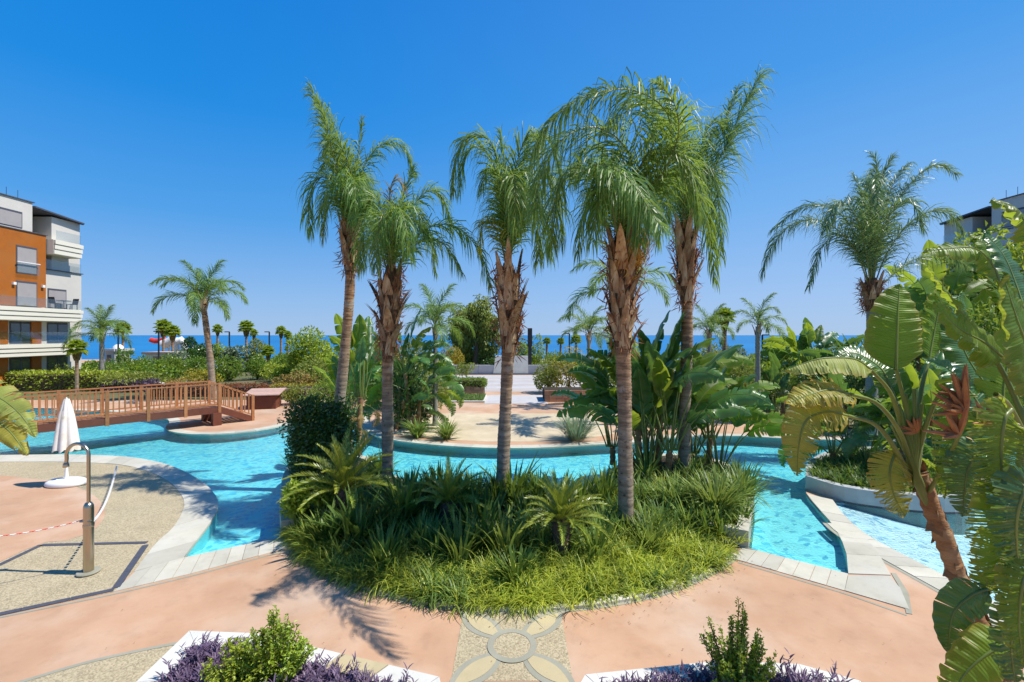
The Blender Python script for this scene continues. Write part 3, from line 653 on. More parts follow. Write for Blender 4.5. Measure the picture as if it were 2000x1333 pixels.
FR = {}
def frond_variant(kind, i):
    """shared fronds for palms farther off"""
    if (kind, i) not in FR:
        rng = random.Random(i * 7 + 3)
        e0, bend = [(84, 55), (66, 110), (52, 125), (36, 120), (14, 95), (76, 130)][i % 6]
        FR[kind, i] = frond_mb(900 + i, 1.0, e0, bend, 70, .31, 1.2, 3, rng.uniform(-.4, .4), .013 if kind == 'mid' else .02, .5, rr=.009).mesh('frond', [M['palm'], M['rachis']])
    return FR[kind, i]
def small_palm(px, pbase, ptop_trunk, R, label, Y=None, lean=0, kind='mid', nf=14, r=.13, mat='trunkgrey', zg=0, seed=0, boots=6, shaft=True):
    """queen-type palm at a distance; ptop_trunk = pixel row where the crown starts, R = frond length in metres"""
    rng = random.Random(seed + 11); x, y, _ = G(px, pbase, zg) if Y is None else (P(px, 700, Y)[0], Y, zg)
    zt = H - (ptop_trunk - HZ) / F * y - zg
    t = thing('feather_palm', (x, y, zg), label, 'palm tree', 'feather palms in the garden')
    lx = lean / F * y
    trunk_mb([(0, 0, -.05), (lx * .3, 0, zt * .4), (lx * .7, 0, zt * .75), (lx, 0, zt)], r * 1.15, r * .85, .16, 8, seed).obj('trunk', M[mat], t, True)
    for i in range(nf):
        az = i * 2.399 + rng.uniform(-.3, .3); v = [0, 5, 1, 2, 3, 4][min(5, int(i / nf * 6))]
        put('frond', frond_variant(kind, v), t, (lx, 0, zt + .1 * (1 - i / nf)), az, R * rng.uniform(.85, 1.12))
    for i in range(boots):
        bm = put('leaf_base', boot_v(i % 3), t, (lx * .97, 0, zt - .5 + .1 * i), i * 2.399, (r / .14) * .9)
    return t
BV = {}
def boot_v(i):
    if i not in BV: BV[i] = boot_mb(i, .55 + .12 * i, .14, .12, .13 + .06 * i).mesh('leaf_base', M['boot'])
    return BV[i]

# hero palms on the island -------------------------------------------------
def hero_palm(pts, r0, r1, fronds, boots, label, mat='trunk', seed=0, spray=None, ll=.88, n=112, wdt=.040, bk=1.25, paths=(), wind=(0, 0, 0)):
    """pts: trunk points (world); fronds: (azimuth, start elevation, bend, length, side) ; boots: (z from, z to, count, height, spread)"""
    pts = np.array(pts); base = pts[0]; t = thing('feather_palm', tuple(base), label, 'palm tree', 'tall feather palms on the island planter')
    loc = pts - base; trunk_mb(loc, r0, r1, .075, 14, seed, .06, .12).obj('trunk', M[mat], t, True)
    rng = random.Random(seed); top = loc[-1]
    z0, z1, cnt, bh, sp = boots; full = resample(loc, 80)
    cm = MB(); zz = np.linspace(0, 1, 14); cc = np.array([full[np.argmin(np.abs(full[:, 2] - (z0 + (z1 - z0 + .5) * f_ - base[2])))] for f_ in zz])
    cc[:, 2] = z0 - base[2] + (z1 - z0 + .5) * zz; rg0 = np.random.default_rng(seed)
    cm.tube(cc, r1 * (1.0 + .75 * np.sin(zz * 2.2) + rg0.normal(0, .05, 14)) * np.interp(zz, [0, .8, 1], [1, 1, .5]), 12); cm.obj('crown_base', M['fibredark'], t, True)
    sm = MB(); m = 360; f_ = rg0.random(m); a_ = rg0.uniform(0, 6.283, m); ci = np.stack([np.interp(f_, zz, cc[:, k]) for k in range(3)], -1); rr_ = r1 * (1.15 + .8 * np.sin(f_ * 2.0))
    sm_c = ci + np.stack([np.cos(a_) * rr_, np.sin(a_) * rr_, 0 * a_], -1); sm_d = np.stack([np.cos(a_) * .5, np.sin(a_) * .5, rg0.normal(-.1, .8, m)], -1) + rdir(rg0, m) * .3
    diamonds(sm, sm_c, sm_d, np.stack([np.cos(a_), np.sin(a_), 0 * a_], -1), rg0.uniform(.12, .38, m), rg0.uniform(.012, .03, m)); so2 = sm.obj('loose_fibre', M['drybract'], t); so2['kind'] = 'stuff'
    cnt = int(cnt * 1.6)
    for i in range(cnt):
        f = i / max(1, cnt - 1); z = z0 + (z1 - z0) * f - base[2]; c = full[np.argmin(np.abs(full[:, 2] - z))]
        rr = r1 * (1.02 + .75 * math.sin(f * 2.0)); b = boot_mb(seed * 31 + i, bh * rng.uniform(.7, 1.25), rr * .93, rng.uniform(.10, .19), sp * rng.choice([.25, .5, .9, 1.5]))
        o = b.obj('leaf_base', M['boot'], t, True, (c[0], c[1], z)); o.rotation_euler = (0, 0, i * 2.399 + rng.uniform(-.3, .3))
    for i, fr in enumerate(paths):
        q = np.array([P(*p) for p in fr[0]]) - base; q = np.vstack([top + (q[0] - top) * .3 - A(0, 0, .25), q[1:]])
        frond_path_mb(seed * 70 + i, q, fr[1] * 1.08 * rng.uniform(.88, 1.12), fr[2] * rng.uniform(.6, .95), wdt=fr[4] * .85 if len(fr) > 4 else .031, wind=wind).obj('frond', [M[fr[3]] if len(fr) > 3 else M['palm'], M['rachis']], t)
    for i, fr in enumerate(fronds):
        az, e0, bend, L, side = fr[:5]; dr = fr[5] if len(fr) > 5 else 1.0; mt = fr[6] if len(fr) > 6 else 'palm'
        mb = frond_mb(seed * 50 + i, L * 1.06, e0, bend * bk, int(n * L / 3), ll * rng.uniform(.9, 1.1), dr, 4, side, wdt, .55, rr=.028, start=.13)
        o = mb.obj('frond', [M[mt], M['rachis']], t, False, tuple(top + A(0, 0, -.15 + .02 * (i % 5)))); o.rotation_euler = (0, 0, math.radians(az))
    if spray:
        for (sx, sz, w_, h_) in spray:
            rg = np.random.default_rng(seed); m = 500; mb = MB()
            c = rg.normal(0, 1, (m, 3)) * A(w_ * .35, w_ * .3, h_ * .3); diamonds(mb, c, nrm(rg.normal(0, .4, (m, 3)) + A(.3, 0, 1)), rdir(rg, m), .16 * rg.uniform(.6, 1.3, m), np.full(m, .018))
            mb.obj('flower_spray', M['fibre'], t, False, (top[0] + sx, top[1] - .12, sz - base[2]))['kind'] = 'stuff'
    return t

# P1, leftmost; paths are the midribs of the fronds, leaning with the sea wind
Y1 = 13.3
hero_palm([P(652, 925, Y1), P(660, 820, Y1), P(672, 700, Y1), P(683, 570, Y1), P(684, 455, Y1)], .17, .125, [],
  (5.95, 7.2, 11, .8, .16), 'leftmost tall island palm, leaning beside the dark ficus bush, fronds swept up left', seed=1, paths=[([(684, 455, 13.3), (674, 380, 13.1), (652, 300, 13), (628, 225, 12.9), (608, 172, 12.8)], 1.05, 1.3), ([(684, 455, 13.3), (668, 380, 12.8), (650, 300, 12.5), (636, 240, 12.3), (622, 200, 12.2)], 1.0, 1.3), ([(684, 455, 13.3), (672, 390, 12.8), (648, 350, 12.5), (618, 352, 12.4), (602, 400, 12.4), (606, 450, 12.4)], 1.0, 1.6), ([(684, 455, 13.3), (690, 380, 13.6), (680, 320, 13.8), (652, 300, 13.9), (628, 330, 13.9)], 1.0, 1.6), ([(684, 455, 13.3), (698, 370, 13.4), (722, 305, 13.6), (760, 278, 13.7), (792, 292, 13.8), (810, 340, 13.8)], 0.95, 1.6), ([(684, 455, 13.3), (692, 360, 13.4), (702, 290, 13.5), (707, 235, 13.5)], 0.5, 0.5), ([(684, 455, 13.3), (688, 400, 12.8), (668, 360, 12.4), (640, 372, 12.1), (622, 430, 12.1)], 1.0, 1.7), ([(684, 455, 13.3), (700, 400, 12.9), (714, 372, 12.6), (726, 400, 12.5), (730, 450, 12.5)], 0.9, 1.7), ([(684, 455, 13.3), (686, 385, 12.8), (690, 350, 12.2), (694, 380, 11.8), (690, 430, 11.7)], 0.9, 1.7), ([(684, 455, 13.3), (676, 330, 13.3), (660, 270, 13.2), (640, 215, 13.1)], 1.0, 1.3), ([(684, 455, 13.3), (690, 390, 13.9), (705, 340, 14.4), (715, 350, 14.8), (720, 400, 15)], 0.9, 1.6), ([(684, 455, 13.3), (672, 410, 13.1), (650, 390, 13), (635, 420, 12.9), (630, 470, 12.9)], 0.8, 1.7, 'cycad'), ([(684, 455, 13.3), (690, 370, 13), (676, 310, 12.6), (655, 270, 12.2), (635, 290, 12)], 1.0, 1.5)])
Y2 = 11.5
hero_palm([P(756, 985, Y2), P(757, 860, Y2), P(757, 720, Y2), P(760, 620, Y2), P(764, 540, Y2)], .145, .14, [],
  (3.55, 5.5, 18, .7, .24), 'second island palm from the left, shorter with an orange tinged top frond', seed=2, paths=[([(764, 540, 11.5), (764, 440, 11.5), (761, 375, 11.5), (774, 350, 11.5), (792, 372, 11.5)], 0.7, 1.5, 'palmdry'), ([(764, 540, 11.5), (785, 450, 11.6), (818, 388, 11.7), (850, 372, 11.8), (872, 405, 11.9), (882, 450, 11.9)], 0.9, 1.6), ([(764, 540, 11.5), (800, 478, 11.3), (850, 440, 11.1), (900, 448, 11), (940, 500, 10.9), (958, 560, 10.9)], 0.95, 1.6), ([(764, 540, 11.5), (792, 500, 11.2), (830, 468, 10.9), (868, 478, 10.7), (900, 530, 10.6)], 0.9, 1.6), ([(764, 540, 11.5), (745, 460, 11.4), (725, 432, 11.3), (708, 462, 11.2), (702, 525, 11.2)], 0.85, 1.6), ([(764, 540, 11.5), (750, 440, 11.6), (735, 385, 11.7), (718, 400, 11.8), (708, 450, 11.8)], 0.85, 1.6), ([(764, 540, 11.5), (768, 450, 11), (778, 408, 10.5), (792, 440, 10.1), (800, 500, 10)], 0.85, 1.6), ([(764, 540, 11.5), (755, 450, 11.1), (748, 418, 10.7), (738, 460, 10.4), (734, 520, 10.3)], 0.85, 1.6), ([(764, 540, 11.5), (775, 430, 11.9), (790, 375, 12.2), (806, 330, 12.4)], 0.8, 1.2), ([(764, 540, 11.5), (785, 450, 12), (815, 430, 12.4), (840, 470, 12.6), (850, 530, 12.6)], 0.85, 1.6), ([(764, 540, 11.5), (740, 480, 11.8), (715, 470, 12), (705, 520, 12.1)], 0.8, 1.6), ([(764, 540, 11.5), (770, 440, 11.5), (785, 400, 11.3), (815, 410, 11), (835, 460, 10.9)], 0.9, 1.6)])
Y3 = 10.6
hero_palm([P(982, 1005, Y3), P(983, 900, Y3), P(988, 780, Y3), P(992, 690, Y3), P(994, 600, Y3), P(992, 520, Y3)], .155, .135, [],
  (3.65, 5.4, 15, .85, .26), 'middle island palm, straight bare trunk standing clear against the open pool', seed=3, paths=[([(992, 520, 10.6), (984, 400, 10.6), (968, 300, 10.6), (945, 265, 10.6), (910, 272, 10.6), (888, 315, 10.6), (884, 375, 10.6)], 1.0, 1.7), ([(992, 520, 10.6), (982, 400, 10.8), (960, 312, 11), (932, 285, 11.1), (906, 308, 11.2), (898, 370, 11.2)], 1.0, 1.7), ([(992, 520, 10.6), (992, 400, 10.6), (986, 330, 10.6), (978, 262, 10.6)], 0.6, 0.6), ([(992, 520, 10.6), (1004, 400, 10.7), (1025, 305, 10.8), (1052, 262, 10.9), (1080, 282, 11), (1096, 350, 11)], 1.0, 1.6), ([(992, 520, 10.6), (1010, 420, 10.4), (1040, 352, 10.2), (1070, 345, 10), (1092, 400, 9.9), (1098, 470, 9.9)], 1.0, 1.7), ([(992, 520, 10.6), (1000, 430, 10.3), (1016, 372, 10), (1036, 375, 9.8), (1050, 430, 9.7), (1052, 510, 9.7)], 0.95, 1.7), ([(992, 520, 10.6), (978, 470, 10.4), (958, 436, 10.2), (942, 440, 10.1), (937, 490, 10.1)], 0.5, 1.4, 'cycad'), ([(992, 520, 10.6), (994, 400, 10.2), (1000, 340, 9.7), (1006, 370, 9.3), (1008, 450, 9.2)], 1.0, 1.6), ([(992, 520, 10.6), (996, 400, 11.1), (1004, 330, 11.7), (1015, 360, 12.2), (1020, 440, 12.4)], 1.0, 1.6), ([(992, 520, 10.6), (1000, 380, 10.6), (1015, 300, 10.4), (1035, 262, 10.2), (1058, 290, 10)], 1.0, 1.5), ([(992, 520, 10.6), (1008, 450, 10.8), (1035, 400, 11), (1062, 420, 11.1), (1075, 500, 11.1)], 0.95, 1.7), ([(992, 520, 10.6), (988, 420, 10.4), (975, 350, 10.1), (955, 330, 9.9), (940, 370, 9.8)], 0.8, 1.6)])
Y4 = 9.35
hero_palm([P(1224, 1062, Y4), P(1222, 950, Y4), P(1220, 800, Y4), P(1217, 690, Y4), P(1214, 560, Y4), P(1216, 485, Y4)], .15, .145, [],
  (3.85, 5.9, 22, .85, .24), 'tall island palm nearest the camera, thick dry leaf bases and orange flower spray', seed=4, spray=[(.24, 5.85, .36, .75), (.0, 5.6, .3, .8)], paths=[([(1216, 485, 9.35), (1265, 385, 9.1), (1308, 290, 8.7), (1304, 222, 8.2), (1245, 178, 7.7), (1160, 182, 7.3), (1092, 220, 7), (1042, 295, 6.9)], 1.15, 1.7, 'palm', 0.034), ([(1216, 485, 9.35), (1240, 400, 9.1), (1228, 300, 8.7), (1170, 250, 8.2), (1100, 270, 7.8), (1058, 340, 7.6), (1045, 410, 7.5)], 1.1, 1.7, 'palm', 0.034), ([(1216, 485, 9.35), (1185, 360, 8.5), (1160, 322, 7.6), (1222, 345, 6.6), (1292, 445, 5.7)], .95, 1.5, 'palm', .03), ([(1216, 485, 9.35), (1200, 400, 9.2), (1150, 335, 9), (1105, 335, 8.8), (1082, 400, 8.7), (1078, 480, 8.7)], 1.0, 1.6), ([(1216, 485, 9.35), (1215, 390, 9.2), (1200, 320, 8.9), (1175, 330, 8.5), (1165, 420, 8.3)], 1.0, 1.7), ([(1216, 485, 9.35), (1240, 400, 9.1), (1282, 352, 8.8), (1330, 342, 8.5), (1368, 390, 8.4), (1388, 470, 8.4), (1396, 545, 8.4)], 0.8, 1.5, 'palm', 0.042), ([(1216, 485, 9.35), (1230, 390, 9), (1262, 305, 8.6), (1310, 292, 8.3), (1350, 340, 8.1), (1366, 410, 8)], 0.95, 1.7), ([(1216, 485, 9.35), (1225, 400, 9.6), (1250, 362, 9.7), (1275, 400, 9.8), (1286, 470, 9.8)], 0.95, 1.6), ([(1216, 485, 9.35), (1195, 420, 9.6), (1165, 392, 9.7), (1140, 420, 9.8), (1130, 490, 9.8)], 0.95, 1.6), ([(1216, 485, 9.35), (1222, 400, 8.9), (1235, 372, 8.5), (1246, 410, 8.2), (1250, 470, 8.1)], 0.95, 1.7), ([(1216, 485, 9.35), (1205, 400, 8.9), (1185, 365, 8.5), (1168, 400, 8.2), (1158, 470, 8.1)], 0.95, 1.7), ([(1216, 485, 9.35), (1245, 380, 9.3), (1275, 280, 9.1), (1270, 215, 8.8), (1225, 205, 8.5), (1185, 250, 8.3)], 1.05, 1.6, 'palm', 0.034), ([(1216, 485, 9.35), (1250, 400, 9), (1300, 330, 8.4), (1325, 262, 7.9), (1318, 205, 7.4), (1285, 160, 7)], 1.0, 1.2, 'palm', 0.034), ([(1216, 485, 9.35), (1210, 380, 9.9), (1180, 300, 10.4), (1140, 290, 10.7), (1120, 350, 10.9)], 1.0, 1.6)])
Y5 = 13.0
hero_palm([P(1336, 945, Y5), P(1338, 800, Y5), P(1342, 650, Y5), P(1340, 540, Y5), P(1338, 460, Y5)], .17, .15, [],
  (5.0, 7.0, 15, .85, .22), 'rightmost tall island palm behind the big banana plants, one frond reaching up right', seed=5, paths=[([(1338, 460, 13.0), (1366, 385, 12.9), (1408, 305, 12.8), (1446, 225, 12.7), (1482, 150, 12.6)], 1.45, 1.5), ([(1338, 460, 13.0), (1360, 375, 13.3), (1395, 285, 13.5), (1422, 220, 13.6), (1440, 175, 13.7)], 1.3, 1.5), ([(1338, 460, 13.0), (1350, 350, 12.8), (1342, 270, 12.6), (1302, 242, 12.5), (1262, 275, 12.4)], 1.1, 1.6), ([(1338, 460, 13.0), (1362, 370, 12.7), (1386, 332, 12.5), (1400, 370, 12.4), (1406, 440, 12.3), (1408, 500, 12.3)], 1.0, 1.7), ([(1338, 460, 13.0), (1348, 380, 13.4), (1368, 340, 13.7), (1384, 390, 13.9), (1390, 460, 14)], 1.0, 1.7), ([(1338, 460, 13.0), (1320, 390, 13.2), (1290, 362, 13.3), (1270, 410, 13.4), (1262, 470, 13.4)], 1.0, 1.6), ([(1338, 460, 13.0), (1340, 370, 12.4), (1350, 322, 11.9), (1362, 360, 11.5), (1366, 430, 11.4)], 1.1, 1.7), ([(1338, 460, 13.0), (1330, 380, 12.5), (1318, 335, 12), (1305, 375, 11.7), (1300, 440, 11.6)], 1.1, 1.7), ([(1338, 460, 13.0), (1358, 350, 13), (1375, 270, 12.9), (1398, 235, 12.8), (1425, 280, 12.7)], 1.2, 1.6), ([(1338, 460, 13.0), (1355, 370, 13), (1372, 300, 13), (1392, 260, 13)], 1.2, 1.4), ([(1338, 460, 13.0), (1340, 360, 13.6), (1335, 290, 14.1), (1325, 260, 14.4)], 1.1, 1.4)])

# ------------------------------------------------------------------ banana / strelitzia
def blade_into(mb, pts, W, up, n=40, cross=4, tear=.2, fold=.3, droop=.35, seed=0, half=(1, 1), mat=0, ribmat=1, gap=.5, rib=.014, vary=.25):
    rng = np.random.default_rng(seed); q = resample(pts, n + 1); T = nrm(np.gradient(q, axis=0)); up = np.asarray(up, float)
    L = np.sum(np.linalg.norm(np.diff(q, axis=0), axis=1)); s = np.linspace(0, 1, n + 1)
    Sd = nrm(np.cross(T, up)); Nn = np.cross(Sd, T)
    hw = W * np.minimum(1, (s / .14 + .02)) ** .55 * np.maximum(0, 1 - s ** 3.0) ** .8
    for k, sgn in enumerate((1, -1)):
        hf = half[k]
        if hf <= 0: continue
        i = 0
        while i < n:
            g = 1
            while i + g < n and rng.random() > tear: g += 1
            j = i + g; gd = droop * (1 + rng.normal(0, vary)); sh_ = rng.normal(0, .03) * L / n * 3
            idx = np.arange(i, j + 1); m = len(idx); V = []; U = []
            gp = gap * L / n
            for v in np.linspace(0, 1, cross + 1):
                h = hw[idx] * hf * v; edge = np.zeros(m)
                if tear < 1: edge[0] += gp * v ** 1.5 * (.9 if i > 0 else 0); edge[-1] -= gp * v ** 1.5 * (.9 if j < n else 0)
                if m == 2: edge *= .6
                zz = hw[idx] * hf * (fold * v - gd * v * v) + rng.normal(0, .012) * v + .012 * np.sin(idx * .9 + seed) * v
                V.append(q[idx] + Sd[idx] * (sgn * h * (1 - .25 * gd * v * v))[:, None] + Nn[idx] * zz[:, None] + T[idx] * (h * .22 + edge + sh_ * v)[:, None])
                U.append(np.stack([(s[idx] * L + 0 * idx), np.full(m, v), np.zeros(m)], -1))
            V = np.concatenate(V); U = np.concatenate(U)
            a, b = np.meshgrid(np.arange(cross), np.arange(m - 1), indexing='ij')
            Q = np.stack([a * m + b, a * m + b + 1, (a + 1) * m + b + 1, (a + 1) * m + b], -1).reshape(-1, 4)
            if sgn > 0: Q = Q[:, ::-1]
            mb.add(V, Q, mat, U); i = j
    mb.tube(q, rib * (1 - .85 * s), 5, ribmat, False)
def leaf_mb(seed, e0=75, Lp=1.2, Lb=1.2, W=.27, bp=25, bb=60, side=0., n=28, cross=3, tear=.3, fold=.3, droop=.45, rp=.022, twist=0.):
    K = 16; s = np.linspace(0, 1, K); Lt = Lp + Lb
    e = np.radians(e0 - np.where(s * Lt < Lp, bp * (s * Lt / max(Lp, .01)), bp + bb * ((s * Lt - Lp) / Lb) ** 1.2)); a = side * s * s
    T = np.stack([np.cos(e) * np.cos(a), np.cos(e) * np.sin(a), np.sin(e)], -1); pts = np.concatenate([[A(0, 0, 0)], np.cumsum(T[1:] * Lt / (K - 1), 0)])
    d = s * Lt; kp = d <= Lp + .02; mb = MB(); pp = pts[kp]
    mb.tube(pp, np.linspace(rp, rp * .55, len(pp)), 6, 1, False)
    bl_ = pts[max(0, kp.sum() - 1):]; u = A(-math.sin(math.radians(e0 - bp)) + 1e-3, 0, math.cos(math.radians(e0 - bp)))
    u = u * math.cos(twist) + A(0, 1, 0) * math.sin(twist)
    blade_into(mb, bl_, W, u, n, cross, tear, fold, droop, seed, rib=rp * .5); return mb
LV = {}
LSPEC = [(86, 1.3, 1.15, .26, 6, 20), (80, 1.25, 1.2, .27, 12, 45), (74, 1.2, 1.2, .28, 18, 70), (66, 1.15, 1.2, .27, 25, 95), (56, 1.1, 1.15, .26, 35, 110), (44, 1.0, 1.1, .25, 40, 110), (83, 1.35, 1.2, .25, 10, 30), (70, 1.2, 1.25, .28, 22, 80)]
def leaf_v(i, mat):
    if (i, mat) not in LV:
        e0, Lp, Lb, W, bp, bb = LSPEC[i % 8]; rng = random.Random(i)
        LV[i, mat] = leaf_mb(300 + i, e0, Lp, Lb, W, bp, bb, rng.uniform(-.3, .3), 26, 3, [.08, .18, .3, .4, .5, .6, .12, .25][i % 8], rng.uniform(.15, .45), rng.uniform(.3, .6), twist=rng.uniform(-.7, .7)).mesh('leaf', [M[mat], M['petiole']], True)
    return LV[i, mat]
def strel(x, y, z, label, hts, sc=1.0, seed=0, nl=11, mat='bananadark', fan=None, trunk_r=.09, spread=.16, name='banana_plant', mats=None, dead=0, up_=None):
    """hts: heights of the trunks of the clump"""
    rng = random.Random(seed); t = thing(name, (x, y, z), label, 'banana plant', 'large banana like plants of the garden')
    for k, h in enumerate(hts):
        a = k * 2.399 + rng.random(); ox, oy = (0, 0) if k == 0 else (math.cos(a) * .45 * sc, math.sin(a) * .35 * sc); lx, ly = rng.uniform(-.15, .15) * h * .5, rng.uniform(-.1, .1) * h
        if h > .25:
            trunk_mb([(ox, oy, -.05), (ox + lx * .4, oy + ly * .4, h * .5), (ox + lx, oy + ly, h)], trunk_r * 1.1, trunk_r * .9, .12, 9, seed + k, .16).obj('trunk', M['streltrunk'], t, True)
        fa = fan if fan is not None else rng.uniform(-.5, .5)
        for i in range(nl):
            u = (i - (nl - 1) / 2) / ((nl - 1) / 2); v = (up_ if up_ else [0, 6, 1, 7, 2, 3, 4, 5])[min(7, int(abs(u) * 7.99))]
            az = fa + (0 if u > 0 else math.pi) + rng.uniform(-.75, .75); mt = mat if not mats else rng.choice(mats)
            put('leaf', leaf_v(v, mt), t, (ox + lx + u * spread * sc, oy + ly, h), az, sc * rng.uniform(.8, 1.12))
        for i in range(dead):
            put('dead_leaf', leaf_v(5, 'dryleaf'), t, (ox + lx, oy + ly, h - .2), rng.uniform(0, 6.28), sc * .55).rotation_euler[1] = .9
    return t

def gx(px, py, z=0): return G(px, py, z)[:2]
x, y = gx(700, 905); strel(x, y, .25, 'banana plant behind the leftmost island palms, orange dried flowers under its crown', [1.9, 1.2], 1.05, 21, 9, 'banana', mats=['banana', 'bananadark'], dead=3, fan=1.3, up_=[0, 6, 0, 6, 1, 1, 0, 6])
x, y = gx(800, 838); strel(x, y, 0, 'dense dark banana clump on the left tip of the far bank', [2.5, 1.9, 1.3, .8, .3], 1.2, 22, 12, 'bananadark', mats=['bananadark', 'banana'], dead=1)
x, y = gx(1285, 935); strel(x, y, .25, 'big banana clump on the island between the two right palms', [1.5, 1.2, .7, .2, .1], 1.35, 23, 10, 'bananadark', mats=['bananadark', 'bananadark', 'banana'], up_=[0, 6, 0, 6, 1, 1, 7, 2])
x, y = gx(1225, 925); strel(x, y, .25, 'banana clump on the island hugging the nearest palm trunk from behind', [1.2, .5, .1], 1.1, 24, 9, 'bananadark', mats=['bananadark', 'banana'], up_=[0, 6, 0, 6, 1, 1, 7, 2])
x, y = gx(1385, 925); strel(x, y, .25, 'low banana clump with torn arching leaves at the right end of the island', [.8, .3, .0], 1.15, 25, 10, 'banana', mats=['banana', 'bananadark'], up_=[0, 6, 0, 6, 1, 1, 7, 2])
x, y = gx(1590, 815); strel(x, y, 0, 'banana plant on the far right bank with upright leaves above the sea line', [2.4, 1.7, 1.0, .4], 1.25, 26, 11, 'banana', mats=['banana', 'bananadark'])
x, y = gx(1530, 822); strel(x, y, 0, 'narrow banana plant beside the slim grey palm on the far right bank', [1.2, .4], 1.0, 27, 9, 'bananadark')
x, y = gx(1680, 835); strel(x, y, 0, 'dark banana thicket under the wide right palm', [1.8, 1.0, .4], 1.2, 28, 9, 'bananadark', dead=1)
x, y = gx(1660, 925); strel(x, y, .28, 'banana clump in the left part of the curved grey planter', [.6, .3, .1], 1.0, 29, 9, 'banana', mats=['banana', 'bananadark'], dead=1)
x, y = gx(1790, 930); strel(x, y, .28, 'tall banana clump in the right part of the curved grey planter', [.9, .6, .3], 1.1, 30, 11, 'bananadark', mats=['banana', 'bananadark'], dead=1)
strel(15.6, 13.2, 0, 'banana clump filling the space behind the right edge leaves', [1.7, 1.0, .5], 1.25, 31, 10, 'banana', mats=['banana', 'bananadark'])
strel(18.6, 19.6, .0, 'far banana clump in front of the right apartment block', [4.2, 3.2, 2.0, 1.0], 1.6, 32, 10, 'banana', mats=['banana', 'bananadark', 'bananapale'])

# foreground plant at right, traced leaves
fg = thing('banana_plant', P(2040, 1500, 4.0), 'large foreground banana plant at the right with a leaning brown trunk', 'banana plant', 'large banana like plants of the garden')
B0 = A(*P(2040, 1500, 4.0))
def fpts(l): return np.array([P(*p) for p in l]) - B0
tp = fpts([(2040, 1500, 4.0), (1985, 1380, 4.1), (1935, 1270, 4.2), (1885, 1165, 4.3), (1850, 1070, 4.35), (1818, 990, 4.4), (1795, 925, 4.42)])
trunk_mb(tp, .082, .07, .10, 12, 7, .13, .05).obj('trunk', M['streltrunk'], fg, True)
for i in range(16):
    f = .05 + .9 * i / 15; c = resample(tp, 60)[int(f * 59)]; o = boot_mb(i, .34, .072, .08, .02).obj('leaf_base', M['streltrunk'], fg, True, tuple(c - A(0, 0, .1))); o.rotation_euler = (0, -.32, i * 2.2)
def hleaf(parent, pet, bl_, W, up, mat, seed, tear=.2, n=56, half=(1, 1), fold=.25, droop=.35, rp=.026, gap=.5, cross=5, name='leaf', vary=.25, origin=None, label=None):
    o_ = B0 if origin is None else origin
    mb = MB()
    if pet: q = resample(np.array([P(*p) for p in pet]) - o_, 16); mb.tube(q, np.linspace(rp, rp * .6, 16), 8, 1, False)
    blade_into(mb, np.array([P(*p) for p in bl_]) - o_, W, up, n, cross, tear, fold, droop, seed, half, rib=rp * .55, gap=gap, vary=vary)
    o = mb.obj(name, [M[mat], M['petiole']], parent, True)
    if label: o['label'] = label
    return o
top = (1792, 925, 4.42)
hleaf(fg, [top, (1780, 850, 4.4), (1765, 780, 4.35), (1750, 722, 4.3)], [(1750, 722, 4.3), (1752, 660, 4.3), (1754, 610, 4.32), (1757, 555, 4.4)], .25, (-.15, -1, .1), 'banana', 1, .02, half=(1.0, 1.1), fold=.05, droop=.15)
hleaf(fg, [(1785, 930, 4.42), (1765, 850, 4.4), (1740, 770, 4.3), (1700, 722, 4.2)], [(1700, 722, 4.2), (1668, 702, 4.15), (1610, 700, 4.1), (1570, 710, 4.1), (1533, 724, 4.1)], .22, (.1, -.75, .65), 'bananapale', 2, .14, half=(.0, 1.0), fold=.15, droop=.2)
hleaf(fg, [(1785, 935, 4.42), (1760, 850, 4.3), (1715, 790, 4.15), (1660, 770, 4.1)], [(1660, 770, 4.1), (1620, 762, 4.0), (1580, 772, 3.95), (1535, 790, 3.95)], .2, (.05, -.55, .85), 'bananayellow', 3, .3)
hleaf(fg, [(1780, 945, 4.42), (1750, 880, 4.3), (1710, 830, 4.2), (1655, 812, 4.1)], [(1655, 812, 4.1), (1615, 805, 4.0), (1575, 822, 3.95), (1560, 870, 3.95), (1557, 930, 3.97)], .2, (-.35, -.8, .55), 'bananayellow', 4, .42, gap=.7)
hleaf(fg, [(1775, 930, 4.4), (1750, 880, 4.35)], [(1750, 880, 4.35), (1738, 920, 4.3), (1745, 965, 4.3), (1768, 1010, 4.3)], .2, (-.2, -1, .2), 'bananayellow', 5, .5, gap=.7)
hleaf(fg, [(1790, 925, 4.42), (1800, 860, 4.35), (1820, 800, 4.25), (1835, 770, 4.15)], [(1835, 770, 4.15), (1850, 760, 4.1), (1868, 800, 4.05), (1862, 880, 4.05), (1845, 975, 4.1)], .18, (-.3, -1, .3), 'banana', 6, .5, gap=.6)
hleaf(fg, [(1790, 930, 4.42), (1790, 840, 4.5), (1800, 760, 4.6), (1815, 700, 4.7)], [(1815, 700, 4.7), (1822, 660, 4.75), (1835, 600, 4.8), (1850, 560, 4.85)], .24, (.3, -1, .1), 'banana', 7, .15)
hleaf(fg, [(1790, 930, 4.42), (1770, 830, 4.6), (1740, 760, 4.8)], [(1740, 760, 4.8), (1720, 720, 4.9), (1670, 690, 5.0), (1630, 700, 5.0)], .22, (0, -.6, .8), 'bananadark', 8, .3)
# sheathing petioles above the trunk
for i, (xt, yt) in enumerate([(1755, 790), (1768, 770), (1786, 760), (1800, 790), (1742, 830), (1815, 810)]):
    q = resample(fpts([(1822 - i, 1005, 4.38), (1788, 920, 4.36), (xt, yt, 4.36)]), 10); MB().tube(q, np.interp(np.linspace(0, 1, 10), [0, .3, 1], [.006, .032, .016]), 8).obj('leaf_sheath', M['petiole'], fg, True)
